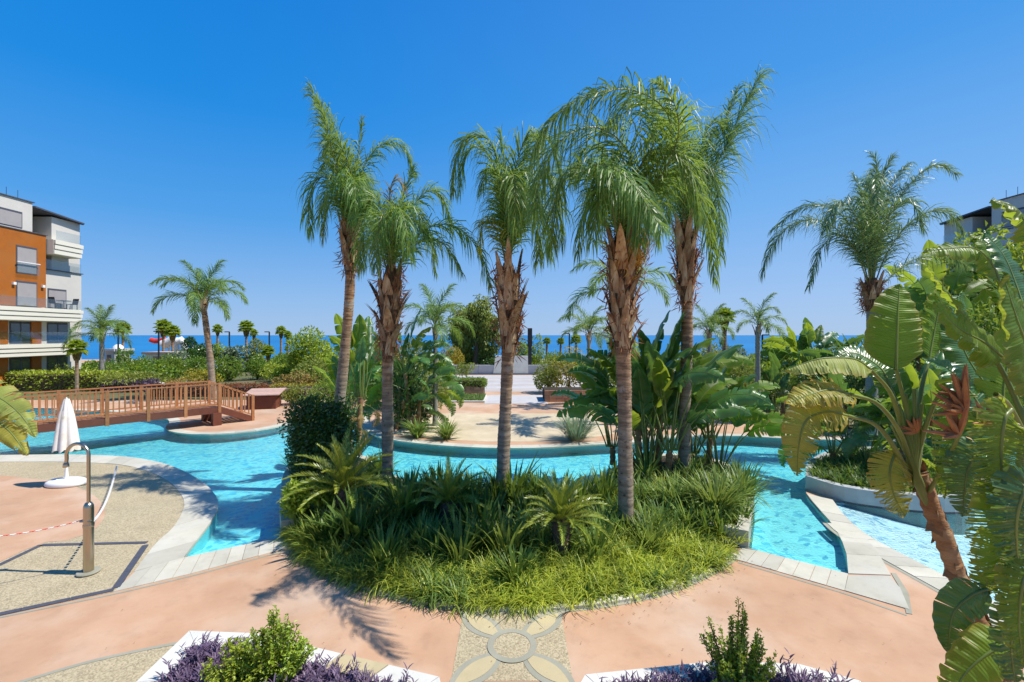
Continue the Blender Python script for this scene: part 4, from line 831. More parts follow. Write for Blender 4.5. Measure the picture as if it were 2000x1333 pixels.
# dried flower heads: fans of pointed bracts
def flower(parent, c, origin, sc, seed, n=9, right=False):
    rng = random.Random(seed); c = A(*P(*c)) - origin
    for i in range(n):
        a = math.radians(95 + i * 100 / n + rng.uniform(-6, 6)); a = math.pi - a if right else a
        L = sc * rng.uniform(.8, 1.25); d = A(math.cos(a), rng.uniform(-.5, .1), math.sin(a)); d = nrm(d)
        mb = MB(); mb.tube([c, c + d * L * .35, c + d * L * .8, c + d * L], [.012, .024, .012, .002], 5); mb.obj('dry_bract', M['drybract'], parent)
flower(fg, (1885, 805, 3.7), B0, .34, 1, 10); flower(fg, (1872, 850, 3.72), B0, .30, 2, 7); flower(fg, (1880, 780, 3.75), B0, .26, 6, 6); flower(fg, (1790, 845, 4.35), B0, .16, 3, 7)
MB().tube(fpts([(1815, 960, 4.35), (1850, 900, 4.1), (1878, 840, 3.8), (1885, 800, 3.7)]), [.02, .018, .016, .02], 6).obj('flower_stalk', M['petiole'], fg, True)
# right-edge plant
rg_ = thing('banana_plant', (4.3, 3.3, 0), 'banana plant at the right picture edge, huge bright overlapping leaves', 'banana plant', 'large banana like plants of the garden')
B1 = A(4.3, 3.3, 0)
trunk_mb([(0, 0, -.05), (-.1, 0, 1.2), (-.25, 0, 2.4)], .12, .1, .12, 12, 9, .14).obj('trunk', M['streltrunk'], rg_, True)
def rl(*a, **k): return hleaf(rg_, *a, origin=B1, **k)
rb = (2040, 1000, 3.4)
rl([rb, (2020, 800, 3.4), (1985, 640, 3.4), (1955, 560, 3.4)], [(1955, 560, 3.4), (1935, 515, 3.4), (1905, 487, 3.4), (1860, 485, 3.4), (1803, 492, 3.45)], .17, (.2, -.6, .75), 'banana', 11, .04, fold=.1, droop=.5)
rl([rb, (2010, 850, 3.5), (1965, 740, 3.6), (1930, 680, 3.6)], [(1930, 680, 3.6), (1890, 630, 3.6), (1850, 570, 3.6), (1812, 522, 3.65)], .15, (.55, -.5, .65), 'banana', 12, .06)
rl([rb, (2020, 820, 3.5), (1990, 740, 3.5), (1960, 700, 3.45)], [(1960, 700, 3.45), (1920, 668, 3.4), (1870, 640, 3.35), (1825, 590, 3.35)], .20, (.25, -.9, .35), 'banana', 13, .08)
rl([rb, (2040, 800, 3.3), (2030, 600, 3.3), (2020, 500, 3.3)], [(2020, 500, 3.3), (2005, 440, 3.25), (1980, 405, 3.2), (1935, 392, 3.2)], .17, (.1, -.7, .7), 'banana', 14, .03, fold=.2, droop=.55)
rl([rb, (2050, 850, 3.3), (2040, 760, 3.2)], [(2040, 760, 3.2), (2015, 700, 3.1), (1985, 620, 3.05), (1960, 540, 3.05)], .24, (.3, -1, .1), 'banana', 15, .05, fold=.1, droop=.25)
rl([rb, (2020, 900, 3.2), (1975, 800, 3.1), (1945, 770, 3.0)], [(1975, 800, 3.0), (1962, 820, 2.95), (1955, 890, 2.95), (1962, 970, 2.95), (1975, 1040, 3.0)], .2, (-.1, -1, .15), 'banana', 16, .72, n=76, gap=.6, droop=.25)
rl([rb, (2020, 1000, 3.1), (1985, 960, 3.0)], [(1985, 960, 3.0), (1965, 1000, 2.9), (1960, 1080, 2.9), (1975, 1180, 2.95)], .22, (-.15, -1, .25), 'banana', 17, .7, n=70, gap=.6)
rl([rb, (2010, 1080, 3.3), (1930, 1150, 3.4)], [(1930, 1150, 3.4), (1895, 1165, 3.4), (1862, 1200, 3.4), (1850, 1275, 3.4)], .14, (-.3, -.8, .5), 'bananadark', 18, .1)
rl([(2050, 1150, 3.2), (2020, 1200, 3.2), (1990, 1250, 3.2)], [(1990, 1250, 3.2), (1940, 1270, 3.2), (1890, 1310, 3.2), (1850, 1370, 3.2)], .17, (.1, -.8, .6), 'banana', 19, .05)
rl([(2060, 1120, 3.1), (2020, 1150, 3.0)], [(2020, 1150, 3.0), (1990, 1180, 2.95), (1975, 1260, 2.95), (1985, 1350, 2.95)], .15, (-.1, -1, .1), 'bananadark', 20, .4)
rl([rb, (2000, 880, 3.9), (1930, 820, 4.0)], [(1930, 820, 4.0), (1890, 760, 4.1), (1850, 720, 4.2), (1800, 700, 4.3)], .22, (.1, -.6, .8), 'bananadark', 21, .15)
rl([rb, (2030, 760, 3.9), (2010, 640, 4.1)], [(2010, 640, 4.1), (1985, 560, 4.2), (1960, 500, 4.3), (1920, 450, 4.4)], .22, (.3, -.9, .3), 'bananadark', 22, .1)
flower(rg_, (1935, 830, 3.3), B1, .18, 5, 5)
rl([rb, (2040, 780, 3.5), (2025, 560, 3.5)], [(2025, 560, 3.5), (2015, 490, 3.5), (1995, 440, 3.5), (1960, 415, 3.5)], .17, (.5, -.8, .4), 'banana', 26, .12, fold=.15, droop=.4)
rl([rb, (2000, 760, 4.2), (1960, 600, 4.4)], [(1960, 600, 4.4), (1945, 540, 4.5), (1925, 480, 4.6), (1890, 455, 4.7)], .2, (.3, -.8, .5), 'banana', 27, .12)
rl([rb, (1990, 860, 4.4), (1930, 760, 4.6)], [(1930, 760, 4.6), (1890, 700, 4.7), (1870, 640, 4.8), (1880, 570, 4.9)], .25, (.2, -1, .2), 'bananadark', 28, .2)
rl([rb, (2010, 900, 4.0), (1985, 830, 4.1)], [(1985, 830, 4.1), (1960, 780, 4.1), (1970, 700, 4.15), (1990, 620, 4.2)], .24, (-.2, -1, .1), 'banana', 29, .15)
rl([rb, (1990, 960, 3.8), (1960, 900, 3.9)], [(1960, 900, 3.9), (1920, 880, 3.9), (1890, 920, 3.9), (1880, 1010, 3.9)], .2, (-.3, -.9, .3), 'bananadark', 30, .5)
rl([(2060, 1100, 3.4), (2010, 1060, 3.4)], [(2010, 1060, 3.4), (1970, 1050, 3.4), (1935, 1090, 3.4), (1925, 1170, 3.4)], .15, (-.3, -.9, .3), 'banana', 33, .55)
rl([(2060, 900, 2.9), (2030, 940, 2.85)], [(2030, 940, 2.85), (2000, 960, 2.8), (1985, 1030, 2.8), (1992, 1130, 2.85)], .17, (-.2, -1, .2), 'bananadark', 23, .7, n=70, gap=.6)
rl([(2060, 1000, 2.9), (2030, 1090, 2.85)], [(2030, 1090, 2.85), (2000, 1130, 2.8), (1990, 1220, 2.8), (2000, 1300, 2.8)], .15, (-.1, -1, .3), 'banana', 24, .7, n=70, gap=.6)
0 and rl([rb, (1990, 880, 3.6), (1960, 850, 3.6)], [(1960, 850, 3.6), (1910, 850, 3.5), (1870, 890, 3.5), (1860, 990, 3.5)], .19, (-.35, -.9, .3), 'bananayellow', 25, .65, n=64, gap=.6)
# left-edge plant, only leaf tips in view
lg = thing('banana_plant', (-6.2, 3.6, 0), 'banana plant at the left picture edge, two torn leaf tips in view', 'banana plant', 'large banana like plants of the garden'); B2 = A(-6.2, 3.6, 0)
trunk_mb([(0, 0, -.05), (.1, 0, 1.2), (.2, 0, 2.3)], .11, .1, .12, 10, 12, .14).obj('trunk', M['streltrunk'], lg, True)
hleaf(lg, [(-330, 950, 4.0), (-220, 800, 4.0), (-140, 735, 4.0)], [(-140, 745, 4.0), (-70, 748, 3.9), (-5, 775, 3.85), (40, 810, 3.8), (70, 855, 3.8)], .17, (.1, -.6, .8), 'bananapale', 31, .5, origin=B2, gap=.5)
hleaf(lg, [(-330, 980, 4.0), (-230, 860, 4.0), (-120, 810, 3.9)], [(-120, 810, 3.9), (-50, 808, 3.8), (10, 835, 3.75), (55, 890, 3.7)], .15, (.1, -.7, .7), 'bananayellow', 32, .18, origin=B2)
put('leaf', leaf_v(2, 'banana'), lg, (.2, 0, 2.3), 3.0); put('leaf', leaf_v(3, 'banana'), lg, (.2, 0, 2.3), 2.0)

# ------------------------------------------------------------------ cycads, straps, grass on the island
def cycad(px, py, R, nf, label, z=.2, trunk_h=.35, seed=0):
    x, y, _ = G(px, py, 0); t = thing('cycad', (x, y, z), label, 'cycad', 'cycads in the island planter'); rng = random.Random(seed)
    mb = MB(); prof = [(.13, -.2), (.15, 0), (.17, trunk_h * .5), (.16, trunk_h), (.06, trunk_h + .08)]; mb.lathe(prof, sides=14)
    for i in range(70):
        a = i * 2.399; zz = trunk_h * i / 70; mb.tube([(.14 * math.cos(a), .14 * math.sin(a), zz), (.21 * math.cos(a), .21 * math.sin(a), zz + .05)], [.03, .006], 4)
    mb.obj('trunk', M['bark'], t)
    vs_ = [frond_mb(seed * 9 + k, 1, e, b, 62, .17, .12, 2, rng.uniform(-.15, .15), .014, .06, .12, .012, .55).mesh('frond', [M['cycad'], M['rachis']]) for k, (e, b) in enumerate([(78, 40), (60, 55), (42, 60), (24, 55)])]
    for i in range(nf):
        put('frond', vs_[min(3, int(i / nf * 4))], t, (0, 0, trunk_h), i * 2.399, R * rng.uniform(.88, 1.1))
cycad(672, 1035, 1.3, 36, 'broad cycad at the left end of the island in front of the leftmost palms', .2, .62, 1)
cycad(1096, 1098, .92, 40, 'compact cycad between the middle and nearest palm trunks', .03, .70, 2)
cycad(878, 1048, .95, 28, 'cycad half hidden in dark strap leaves left of the middle palm', .1, .55, 3)

def blades(mb, base, az, L, e0, bend, wd, seg=4, mat=0, rng=None):
    """vectorised arching blades"""
    n = len(base); cp = base.copy(); rows = [cp.copy()]; Wv = np.stack([-np.sin(az), np.cos(az), np.zeros(n)], -1)
    for k in range(seg):
        e = e0 - bend * ((k + .5) / seg); d = np.stack([np.cos(e) * np.cos(az), np.cos(e) * np.sin(az), np.sin(e)], -1)
        cp = cp + d * (L / seg)[:, None]; rows.append(cp.copy())
    ws = np.interp(np.linspace(0, 1, seg + 1), [0, .4, .8, 1], [.7, 1, .6, .05]); V = []
    for k, r in enumerate(rows): V.append(r + Wv * (wd * ws[k] / 2)[:, None]); V.append(r - Wv * (wd * ws[k] / 2)[:, None])
    V = np.stack(V, 1).reshape(-1, 3); st = (seg + 1) * 2; b0 = np.arange(n)[:, None] * st
    mb.add(V, np.concatenate([b0 + np.array([[2 * k, 2 * k + 1, 2 * k + 3, 2 * k + 2]]) for k in range(seg)]), mat)
def clump_mb(seed, n, L, wd, e=(50, 88), bend=(20, 90), r=.12, seg=4):
    rng = np.random.default_rng(seed); mb = MB(); az = rng.uniform(0, 6.283, n); rr = rng.random(n) * r
    base = np.stack([np.cos(az) * rr, np.sin(az) * rr, np.zeros(n)], -1)
    blades(mb, base, az, L * rng.uniform(.6, 1.1, n), np.radians(rng.uniform(*e, n)), np.radians(rng.uniform(*bend, n)), wd * rng.uniform(.8, 1.2, n), seg); return mb
def inpoly(p, poly):
    x, y = p; c = False; n = len(poly)
    for i in range(n):
        x0, y0 = poly[i]; x1, y1 = poly[i - 1]
        if (y0 > y) != (y1 > y) and x < (x1 - x0) * (y - y0) / (y1 - y0) + x0: c = not c
    return c
rng = np.random.default_rng(5)
# lime grass mass along the front of the bed
fr_ = fin; g = MB(); g2 = MB()
cnt = 0
def tuft(mb, x, y, z, n, L, wd, e=(35, 85), bend=(40, 130), mat=0):
    az = rng.uniform(0, 6.283, n); rr = rng.random(n) * .09; base = np.stack([x + np.cos(az) * rr, y + np.sin(az) * rr, np.full(n, z)], -1)
    blades(mb, base, az, L * rng.uniform(.55, 1.15, n), np.radians(rng.uniform(*e, n)), np.radians(rng.uniform(*bend, n)), wd * rng.uniform(.7, 1.2, n), 4, mat)
T_ = nrm(np.gradient(fin, axis=0)); Nf = np.stack([-T_[:, 1], T_[:, 0]], -1)
for i in range(1050):
    k = rng.integers(0, len(fin)); f = k / len(fin); dmax = .35 + 1.3 * min(1, max(0, (f - .15) / .5)) * (1 if f < .93 else .6)
    d = rng.random() ** 1.1 * dmax - .06; p = fin[k] + Nf[k] * d + rng.normal(0, .05, 2)
    if d > .05 and not inpoly(p, soil): continue
    patch = .5 + .5 * math.sin(p[0] * 3.1 + 1.2) * math.sin(p[1] * 3.7 + p[0] * 1.3); leftd = p[0] < -.6
    m_ = 0 if rng.random() < (.5 if leftd else 1.0) * (.55 + .6 * patch) else (1 if rng.random() < .5 else 2)
    hgt = .16 + .26 * patch + .14 * min(1, d) + .10 * rng.random()
    if rng.random() < .10: hgt *= 1.6
    tuft(g, p[0], p[1], .03, int(22 + 14 * patch), hgt, .0155 if m_ == 0 else .020, (25, 88), (30, 140), m_)
tag(g.obj('grass', [M['grass'], M['strap'], M['grassdark']]), 'lime green grassy ground cover along the front of the island bed', 'grass', None, 'stuff')
# dark strap-leaf mass behind
def under(n_, x0, x1, y0, y1, z, big):
    for i in range(n_):
        px_ = rng.uniform(x0, x1); py_ = rng.uniform(y0, y1); p = A(*G(px_, py_)[:2])
        if not inpoly(p, soil): continue
        k = rng.random()
        if k < .45: tuft(g2, p[0], p[1], z, 20, big * rng.uniform(.6, 1.15), .034, (50, 89), (10, 70), 0)
        elif k < .75: tuft(g2, p[0], p[1], z, 14, big * rng.uniform(.6, 1.2), .050, (55, 89), (5, 60), 1)
        else: tuft(g2, p[0], p[1], z, 26, big * rng.uniform(.5, .9), .018, (40, 88), (20, 110), 2)
under(190, 600, 1120, 1000, 1105, .08, .66); under(240, 1150, 1460, 975, 1070, .1, .66); under(170, 575, 790, 915, 1085, .2, .55); under(120, 1180, 1460, 915, 1000, .25, .6)
tag(g2.obj('undergrowth', [M['grassdark'], M['strap'], M['grass']]), 'dark strap leaved undergrowth filling the island planter', 'undergrowth', None, 'stuff')
def straps(px, py, z, n, L, wd, label, mat='strap', seed=0, e=(45, 88), bend=(20, 85), name='strap_plant', cat_='strap leaved plant', zg=0, r=.15):
    x, y, _ = G(px, py, zg); t = thing(name, (x, y, z), label, cat_, 'strap leaved clumps')
    clump_mb(seed, n, L, wd, e, bend, r).obj('leaves', M[mat], t)
straps(1400, 1025, .30, 240, 1.05, .040, 'largest strap leaved clump overhanging the white wall at the right end of the island', 'strap', 1, r=.35)
straps(1450, 1000, .30, 130, .95, .036, 'strap leaved clump leaning over the water from the island corner', 'strap', 12, r=.25)
straps(1320, 1010, .30, 130, .8, .036, 'strap leaved clump behind the nearest palm, left of the largest clump', 'strap', 2, r=.25)
straps(860, 1010, .28, 130, .95, .055, 'dark upright strap leaved clump left of the middle palm', 'grassdark', 3, (62, 90), (5, 35))
straps(905, 1030, .2, 120, .95, .055, 'dark upright clump at the foot of the middle palm, on its left', 'grassdark', 4, (62, 90), (5, 35))
straps(945, 1050, .1, 110, .95, .055, 'broad leaved dark clump right in front of the middle palm foot', 'grassdark', 5, (62, 90), (5, 40))
straps(1030, 1045, .1, 110, .85, .050, 'dark clump between the middle palm and the compact cycad', 'grassdark', 6, (60, 90), (5, 40))
straps(760, 1065, .05, 110, .75, .055, 'paddle leaved clump right of the broad cycad', 'strap', 7, (60, 90), (5, 50))
straps(830, 1085, .04, 110, .75, .050, 'paddle leaved clump in the middle of the left bed', 'strap', 8, (55, 90), (5, 50))
straps(1270, 1085, .04, 90, .75, .055, 'grey green clump with folded leaves right of the nearest palm', 'strap', 9, (50, 88), (5, 50))
straps(1180, 1070, .05, 90, .70, .045, 'pale leaved clump just left of the nearest palm trunk', 'strap', 10, (50, 88), (10, 60))
straps(580, 945, .3, 110, .8, .028, 'thin dark reeds leaning over the water by the ficus', 'grassdark', 11, (30, 85), (10, 50))
straps(745, 950, .3, 110, .8, .035, 'reedy clump behind the second island palm', 'grassdark', 13, (45, 88), (10, 60))
straps(815, 855, .02, 150, 1.0, .05, 'bright strap clump at the foot of the dark banana clump on the far bank', 'strap', 14)
straps(872, 858, .02, 150, .95, .05, 'strap clump on the far bank edge right of the slim blue grey palm', 'strap', 15)
straps(1125, 860, .02, 300, 1.35, .035, 'pale spiky clump on the far bank left of the big banana plants', 'bushgrey', 16, (40, 88), (5, 60), r=.35)
straps(1515, 842, .02, 120, .95, .035, 'reddish spiky clump on the right bank beside the slim grey palm', 'bushred', 17, (35, 88), (5, 60))
straps(1560, 845, .02, 120, .8, .035, 'spiky green clump on the right bank below the banana plants', 'strap', 18, (35, 88), (5, 60))
for i, (px_, py_, L_, w_, m_, lab) in enumerate([(700, 1075, .85, .075, 'grassdark', 'broad paddle leaved clump just right of the broad cycad trunk'), (640, 1075, .6, .06, 'strap', 'short paddle leaved clump at the left front of the island bed'),
    (790, 1040, 1.0, .08, 'grassdark', 'tall broad leaved clump between the second palm and the half hidden cycad'), (940, 1085, .85, .07, 'grassdark', 'broad leaved clump in front of the middle palm, near the bed edge'),
    (990, 1100, .75, .065, 'strap', 'olive paddle leaved clump left of the compact cycad'), (900, 1110, .65, .06, 'strap', 'arching strap clump at the front centre of the bed'),
    (1160, 1105, .6, .055, 'strap', 'arching strap clump just right of the compact cycad'), (750, 1120, .55, .05, 'grassdark', 'dark strap clump near the left front kerb of the bed'),
    (1010, 1150, .45, .045, 'grassdark', 'dark drooping strap clump at the kerb above the flower paving'), (1000, 1000, 1.05, .07, 'grassdark', 'tall dark blades behind the middle palm foot, right side')]):
    straps(px_, py_, .12, 60 if w_ > .05 else 90, L_ * 1.3, w_ * 1.15, lab, m_, 60 + i, (52, 89), (5, 55), r=.2)
# planter ground cover at right
g = MB()
for i in range(330):
    k = rng.integers(0, len(inner)); f = rng.random() ** .5; p = A(cx_, cy_) + (A(*inner[k]) - A(cx_, cy_)) * f; tuft(g, p[0], p[1], .28, 22, .32 + .2 * (1 - f), .03, (30, 88), (20, 90))
tag(g.obj('ground_cover', M['grassdark']), 'low dark leaves spilling over the curved grey planter', 'ground cover', None, 'stuff')
# left lime tuft spilling over the island wall
bush(600, 1010, 95, 935, 'bushlime', 'yellow green spreading shrub at the left tip of the island wall', leaf=.12, n=1500, zg=.3, name='spreading_shrub', spread=.36)
for i, px_ in enumerate(range(800, 1190, 42)):
    straps(px_, 1000 + (i % 3) * 6, .27, 110, .8, .042, ['dark reedy clump on the back edge of the island', 'reedy strap leaves along the island back edge'][i % 2] + ', %s' % ['left of the middle palm, outermost', 'left of the middle palm, second', 'left of the middle palm, third', 'left of the middle palm, fourth', 'touching the middle palm trunk', 'right of the middle palm, first', 'right of the middle palm, second', 'right of the middle palm, third', 'right of the middle palm, fourth', 'beside the nearest palm trunk'][i], 'grassdark', 40 + i, (50, 90), (5, 45), r=.22)
# ficus column
fx, fy, _ = G(628, 945, .25); t = thing('ficus_bush', (fx, fy, .25), 'tall dense dark green ficus bush at the left end of the island', 'bush')
bush_mb(79, 1.0, .85, 1.25, 14000, .10, 44, .38, .35, 1.25, .3).obj('leaves', M['bushdark'], t); stems_mb(77, 1.6, .4, 6, .05).obj('stem', M['bark'], t)

# purple plants in the near planters
def shrink(q, f=.96):
    c = np.mean(q, 0); return [tuple(c + (p - c) * f) for p in q]
def purple(mb, poly, z, n):
    xs_ = [p[0] for p in poly]; ys_ = [p[1] for p in poly]; k = 0
    while k < n:
        p = (rng.uniform(min(xs_), max(xs_)), rng.uniform(min(ys_), max(ys_))); k += 1
        if not inpoly(p, poly): continue
        m = 16; h = rng.uniform(.05, .17) if rng.random() < .94 else rng.uniform(.2, .36); lean = rng.normal(0, .08, 2); az = rng.uniform(0, 6.283, m); f = np.linspace(.15, 1, m)
        base = np.stack([p[0] + lean[0] * f, p[1] + lean[1] * f, z + h * f], -1)
        blades(mb, base, az, np.full(m, .095) * rng.uniform(.7, 1.2, m), np.radians(rng.uniform(25, 75, m)), np.radians(rng.uniform(10, 50, m)), np.full(m, .017), 3)
g = MB(); purple(g, shrink(npl), .37, 1150); tag(g.obj('purple_ground_cover', M['purple']), 'purple spiderwort filling the bottom left planter', 'ground cover', None, 'stuff')
g = MB(); purple(g, shrink(npr), .37, 1150); tag(g.obj('purple_ground_cover', M['purple']), 'purple spiderwort filling the bottom right planter', 'ground cover', None, 'stuff')
def twig_shrub(px, py, z, shoots, label, mat, leaf=.04, seed=0, nl=46, wide=.3, hs=1.0):
    x, y, _ = G(px, py, z); t = thing('leafy_shrub', (x, y, z), label, 'shrub', 'leafy shrubs in the near planters'); r = np.random.default_rng(seed)
    st = MB(); lf = MB()
    for k in range(shoots):
        a = r.uniform(0, 6.28); q = r.random() ** .7 * wide; h = hs * r.uniform(.3, .62) * (1.15 - .5 * q / wide); b = A(math.cos(a) * q * .35, math.sin(a) * q * .35, 0); e = A(math.cos(a) * q * 1.2, math.sin(a) * q * 1.2, h)
        pts = resample([b, (b + e) / 2 + A(0, 0, .04), e], 8); st.tube(pts, np.linspace(.008, .003, 8), 4, 0, False)
        f = r.random(nl) ** .7; c = np.stack([np.interp(f, np.linspace(0, 1, 8), pts[:, i]) for i in range(3)], -1); d = rdir(r, nl) + A(0, 0, .5)
        diamonds(lf, c + nrm(d) * .01, d, rdir(r, nl) * .5 + UP, leaf * r.uniform(.6, 1.2, nl), leaf * .62 * r.uniform(.8, 1.2, nl))
    st.obj('stem', M['bark'], t); lf.obj('leaves', M[mat], t)
twig_shrub(535, 1345, .37, 70, 'bushy yellow green shrub among purple leaves, bottom left planter', 'bushlime', .045, 1, 80, .36, 1.3)
twig_shrub(455, 1370, .37, 40, 'lower yellow green shrub at the near side of the bottom left planter', 'bushlime', .045, 2, 50, .28)
twig_shrub(1440, 1355, .37, 52, 'open twiggy shrub with small leaves in the bottom right planter', 'bushlime', .036, 3, 80, .34, 1.5)
twig_shrub(1455, 1395, .37, 44, 'dense green shrub at the near side of the bottom right planter', 'bushlime', .045, 4, 70, .3, 1.1)

# ------------------------------------------------------------------ bridge
br = thing('wooden_bridge', (-13.7, 21.1, 0), 'reddish timber footbridge with slatted railings crossing the pool at left', 'bridge'); O = A(-13.7, 21.1, 0)
u = A(-.675, -.738, 0); v = A(-.738, .675, 0); WD = 1.7; LB = 12.5; RL = 1.45
def bp(t, s, z): return u * t + v * s + A(0, 0, z)
def prof(t):
    if t < 0: return .83 + t * (.70 / RL)
    if t > LB - 2: return .83 - (t - LB + 2) * .33
    return .83 + .0 * t
for s in (0, WD):
    MB().beam(bp(0, s, .70), bp(LB - 2, s, .70), .08, .28).obj('beam', M['woodred'], br)
    MB().beam(bp(0, s, .70), bp(-RL, s, .06), .08, .28).obj('beam', M['woodred'], br)
    MB().beam(bp(LB - 2, s, .70), bp(LB, s, .1), .08, .28).obj('beam', M['woodred'], br)
    for (t0, t1) in ((-RL, 0), (0, LB - 2), (LB - 2, LB)):
        for zz, hh in ((1.09, .05), (.14, .05)):
            MB().beam(bp(t0, s, prof(t0) + zz), bp(t1, s, prof(t1) + zz), .085 if zz > 1 else .05, hh).obj('rail', M['wood'], br)
    tposts = [-RL + .03, 0] + [1.31 * k for k in range(1, 9)] + [LB]
    for t_ in tposts:
        MB().beam(bp(t_, s, prof(t_) - .30), bp(t_, s, prof(t_) + 1.12), .12, .12, up=tuple(u)).obj('post', M['wood'], br)
    pb = None; me = MB().box(-.02, .02, -.02, .02, 0, .93).mesh('baluster', M['wood'])
    for t0, t1 in zip(tposts[:-1], tposts[1:]):
        k = max(3, int((t1 - t0) / .165))
        for j in range(1, k):
            t_ = t0 + (t1 - t0) * j / k; put('baluster', me, br, tuple(bp(t_, s, prof(t_) + .15)), math.atan2(u[1], u[0]))
    MB().beam(bp(.12, s, 0), bp(.12, s, .58), .34, .34, up=tuple(u)).obj('footing', M['woodred'], br)
k = int((LB - 2) / .15)
for j in range(k):
    MB().beam(bp((j + .5) * .15, .05, .83), bp((j + .5) * .15, WD - .05, .83), .14, .035).obj('deck_board', M['wood'], br)
for j in range(9): MB().beam(bp(-RL * (j + .5) / 9, .05, prof(-RL * (j + .5) / 9)), bp(-RL * (j + .5) / 9, WD - .05, prof(-RL * (j + .5) / 9)), .15, .035).obj('deck_board', M['wood'], br)

# pink-topped timber box right of the bridge
cx, cy, _ = G(510, 800); wb = thing('timber_chest', (cx, cy, 0), 'low timber cabinet with sloping weathered board lid right of the bridge', 'cabinet', rz=.25)
MB().box(-.75, .75, 0, 1.3, .02, .72).obj('body', M['woodred'], wb)
for k in range(7):
    y0 = -.15 + k * .26; MB().add([(x_, y_, .78 + .10 * (y_ + .15) + dz) for x_ in (-.95, .95) for y_ in (y0, y0 + .25) for dz in (0, .05)], [(0, 1, 3, 2), (4, 6, 7, 5), (0, 4, 5, 1), (2, 3, 7, 6), (0, 2, 6, 4), (1, 5, 7, 3)]).obj('lid_board', M['woodpink'], wb)

# ------------------------------------------------------------------ shower, umbrella, chain
sx, sy, _ = G(173, 1120); sh_ = thing('outdoor_shower', (sx, sy, 0), 'brushed steel pool shower with curved neck on the paved apron', 'shower')
MB().lathe([(0, .02), (.17, .02), (.17, .035), (.16, .045), (0, .045)], sides=24).obj('base_plate', M['slabgrey'], sh_)
MB().lathe([(.075, .03), (.075, 1.16), (.07, 1.20), (.045, 1.25), (.0, 1.25)], sides=20).obj('column', M['steel'], sh_, True)
pts = [(0, 0, 1.22), (0, 0, 2.05)] + [(-.21 + .21 * math.cos(a), .03 * math.sin(a / 2), 2.07 + .21 * math.sin(a)) for a in np.linspace(.1, math.pi - .1, 12)] + [(-.425, .04, 2.0), (-.435, .04, 1.93)]
MB().tube(pts, .028, 12).obj('neck', M['steel'], sh_, True)
MB().lathe([(.0, .0), (.045, .0), (.045, .05), (.03, .08), (0, .08)], (-.437, .04, 1.86), 14).obj('shower_head', M['steel'], sh_, True)
MB().tube([(-.10, -.05, .93), (.10, -.05, .93)], .018, 8).obj('tap', M['steel'], sh_, True); MB().lathe([(.079, .82), (.082, .83), (.082, .86), (.079, .87)], sides=20).obj('collar', M['steel'], sh_)
ux, uy, _ = G(130, 948); um = thing('closed_parasol', (ux, uy, 0), 'closed white parasol standing on a round white weighted base', 'parasol')
MB().lathe([(0, .02), (.52, .02), (.54, .06), (.52, .10), (.50, .13), (.40, .17), (0, .18)], (0, 0, 0), 28, sy=.62).obj('base', M['white'], um, True)
MB().lathe([(.06, .16), (.045, .22), (.035, .45), (.025, .55), (.022, 2.3), (0, 2.3)], sides=12).obj('pole', M['white'], um, True)
def canopy(z0, z1, r0, r1, seed, folds=8):
    n = 64; rows = 9; V = []
    for i in range(rows):
        f = i / (rows - 1)
        for j in range(n):
            a = 2 * math.pi * j / n; r = (r0 + (r1 - r0) * f ** .8) * (1 + (.26 * f + .08) * abs(math.sin(a * folds / 2)) - .25 * f + .04 * math.sin(3 * a + seed)); V.append((r * math.cos(a), r * math.sin(a), z0 + (z1 - z0) * f - .09 * f * abs(math.sin(a * folds / 2 + .6))))
    return MB().add(V, [(i * n + j, i * n + (j + 1) % n, (i + 1) * n + (j + 1) % n, (i + 1) * n + j) for i in range(rows - 1) for j in range(n)])
canopy(2.1, 1.05, .13, .28, 1).obj('canopy', M['fabric'], um, True); canopy(2.42, 1.96, .05, .17, 4).obj('canopy_cap', M['fabric'], um, True)
MB().lathe([(0, 2.46), (.02, 2.44), (.03, 2.40), (.03, 2.36)], sides=8).obj('finial', M['white'], um)
# white plastic chain sagging from the shower to the pool edge, and a red and white tape
def chain(p0, p1, sag, n, mats, rad, name, label, catg, link):
    t = thing(name, tuple(p0), label, catg); p0, p1 = np.array(p0), np.array(p1)
    mm = [MB().tube([(-link / 2, 0, 0), (link / 2, 0, 0)], rad, 6).mesh('link', M[m_]) for m_ in mats]
    for i in range(n):
        f = (i + .5) / n; p = p0 + (p1 - p0) * f - A(0, 0, sag * 4 * f * (1 - f)); q = p0 + (p1 - p0) * (f + .01) - A(0, 0, sag * 4 * (f + .01) * (.99 - f)); d = Vector(q - p)
        o = put('link', mm[i % len(mm)], t, tuple(p - p0)); o.rotation_euler = d.to_track_quat('X', 'Z').to_euler()
chain((sx + .08, sy, .92), G(228, 910, .25), .25, 52, ['white'], .022, 'barrier_chain', 'white beaded chain sagging from the shower towards the pool edge', 'chain', .075)
chain((sx - .07, sy, .95), P(-60, 1052, 7.2), .06, 18, ['red', 'white'], .008, 'barrier_tape', 'red and white barrier tape running left from the shower', 'barrier tape', .13)

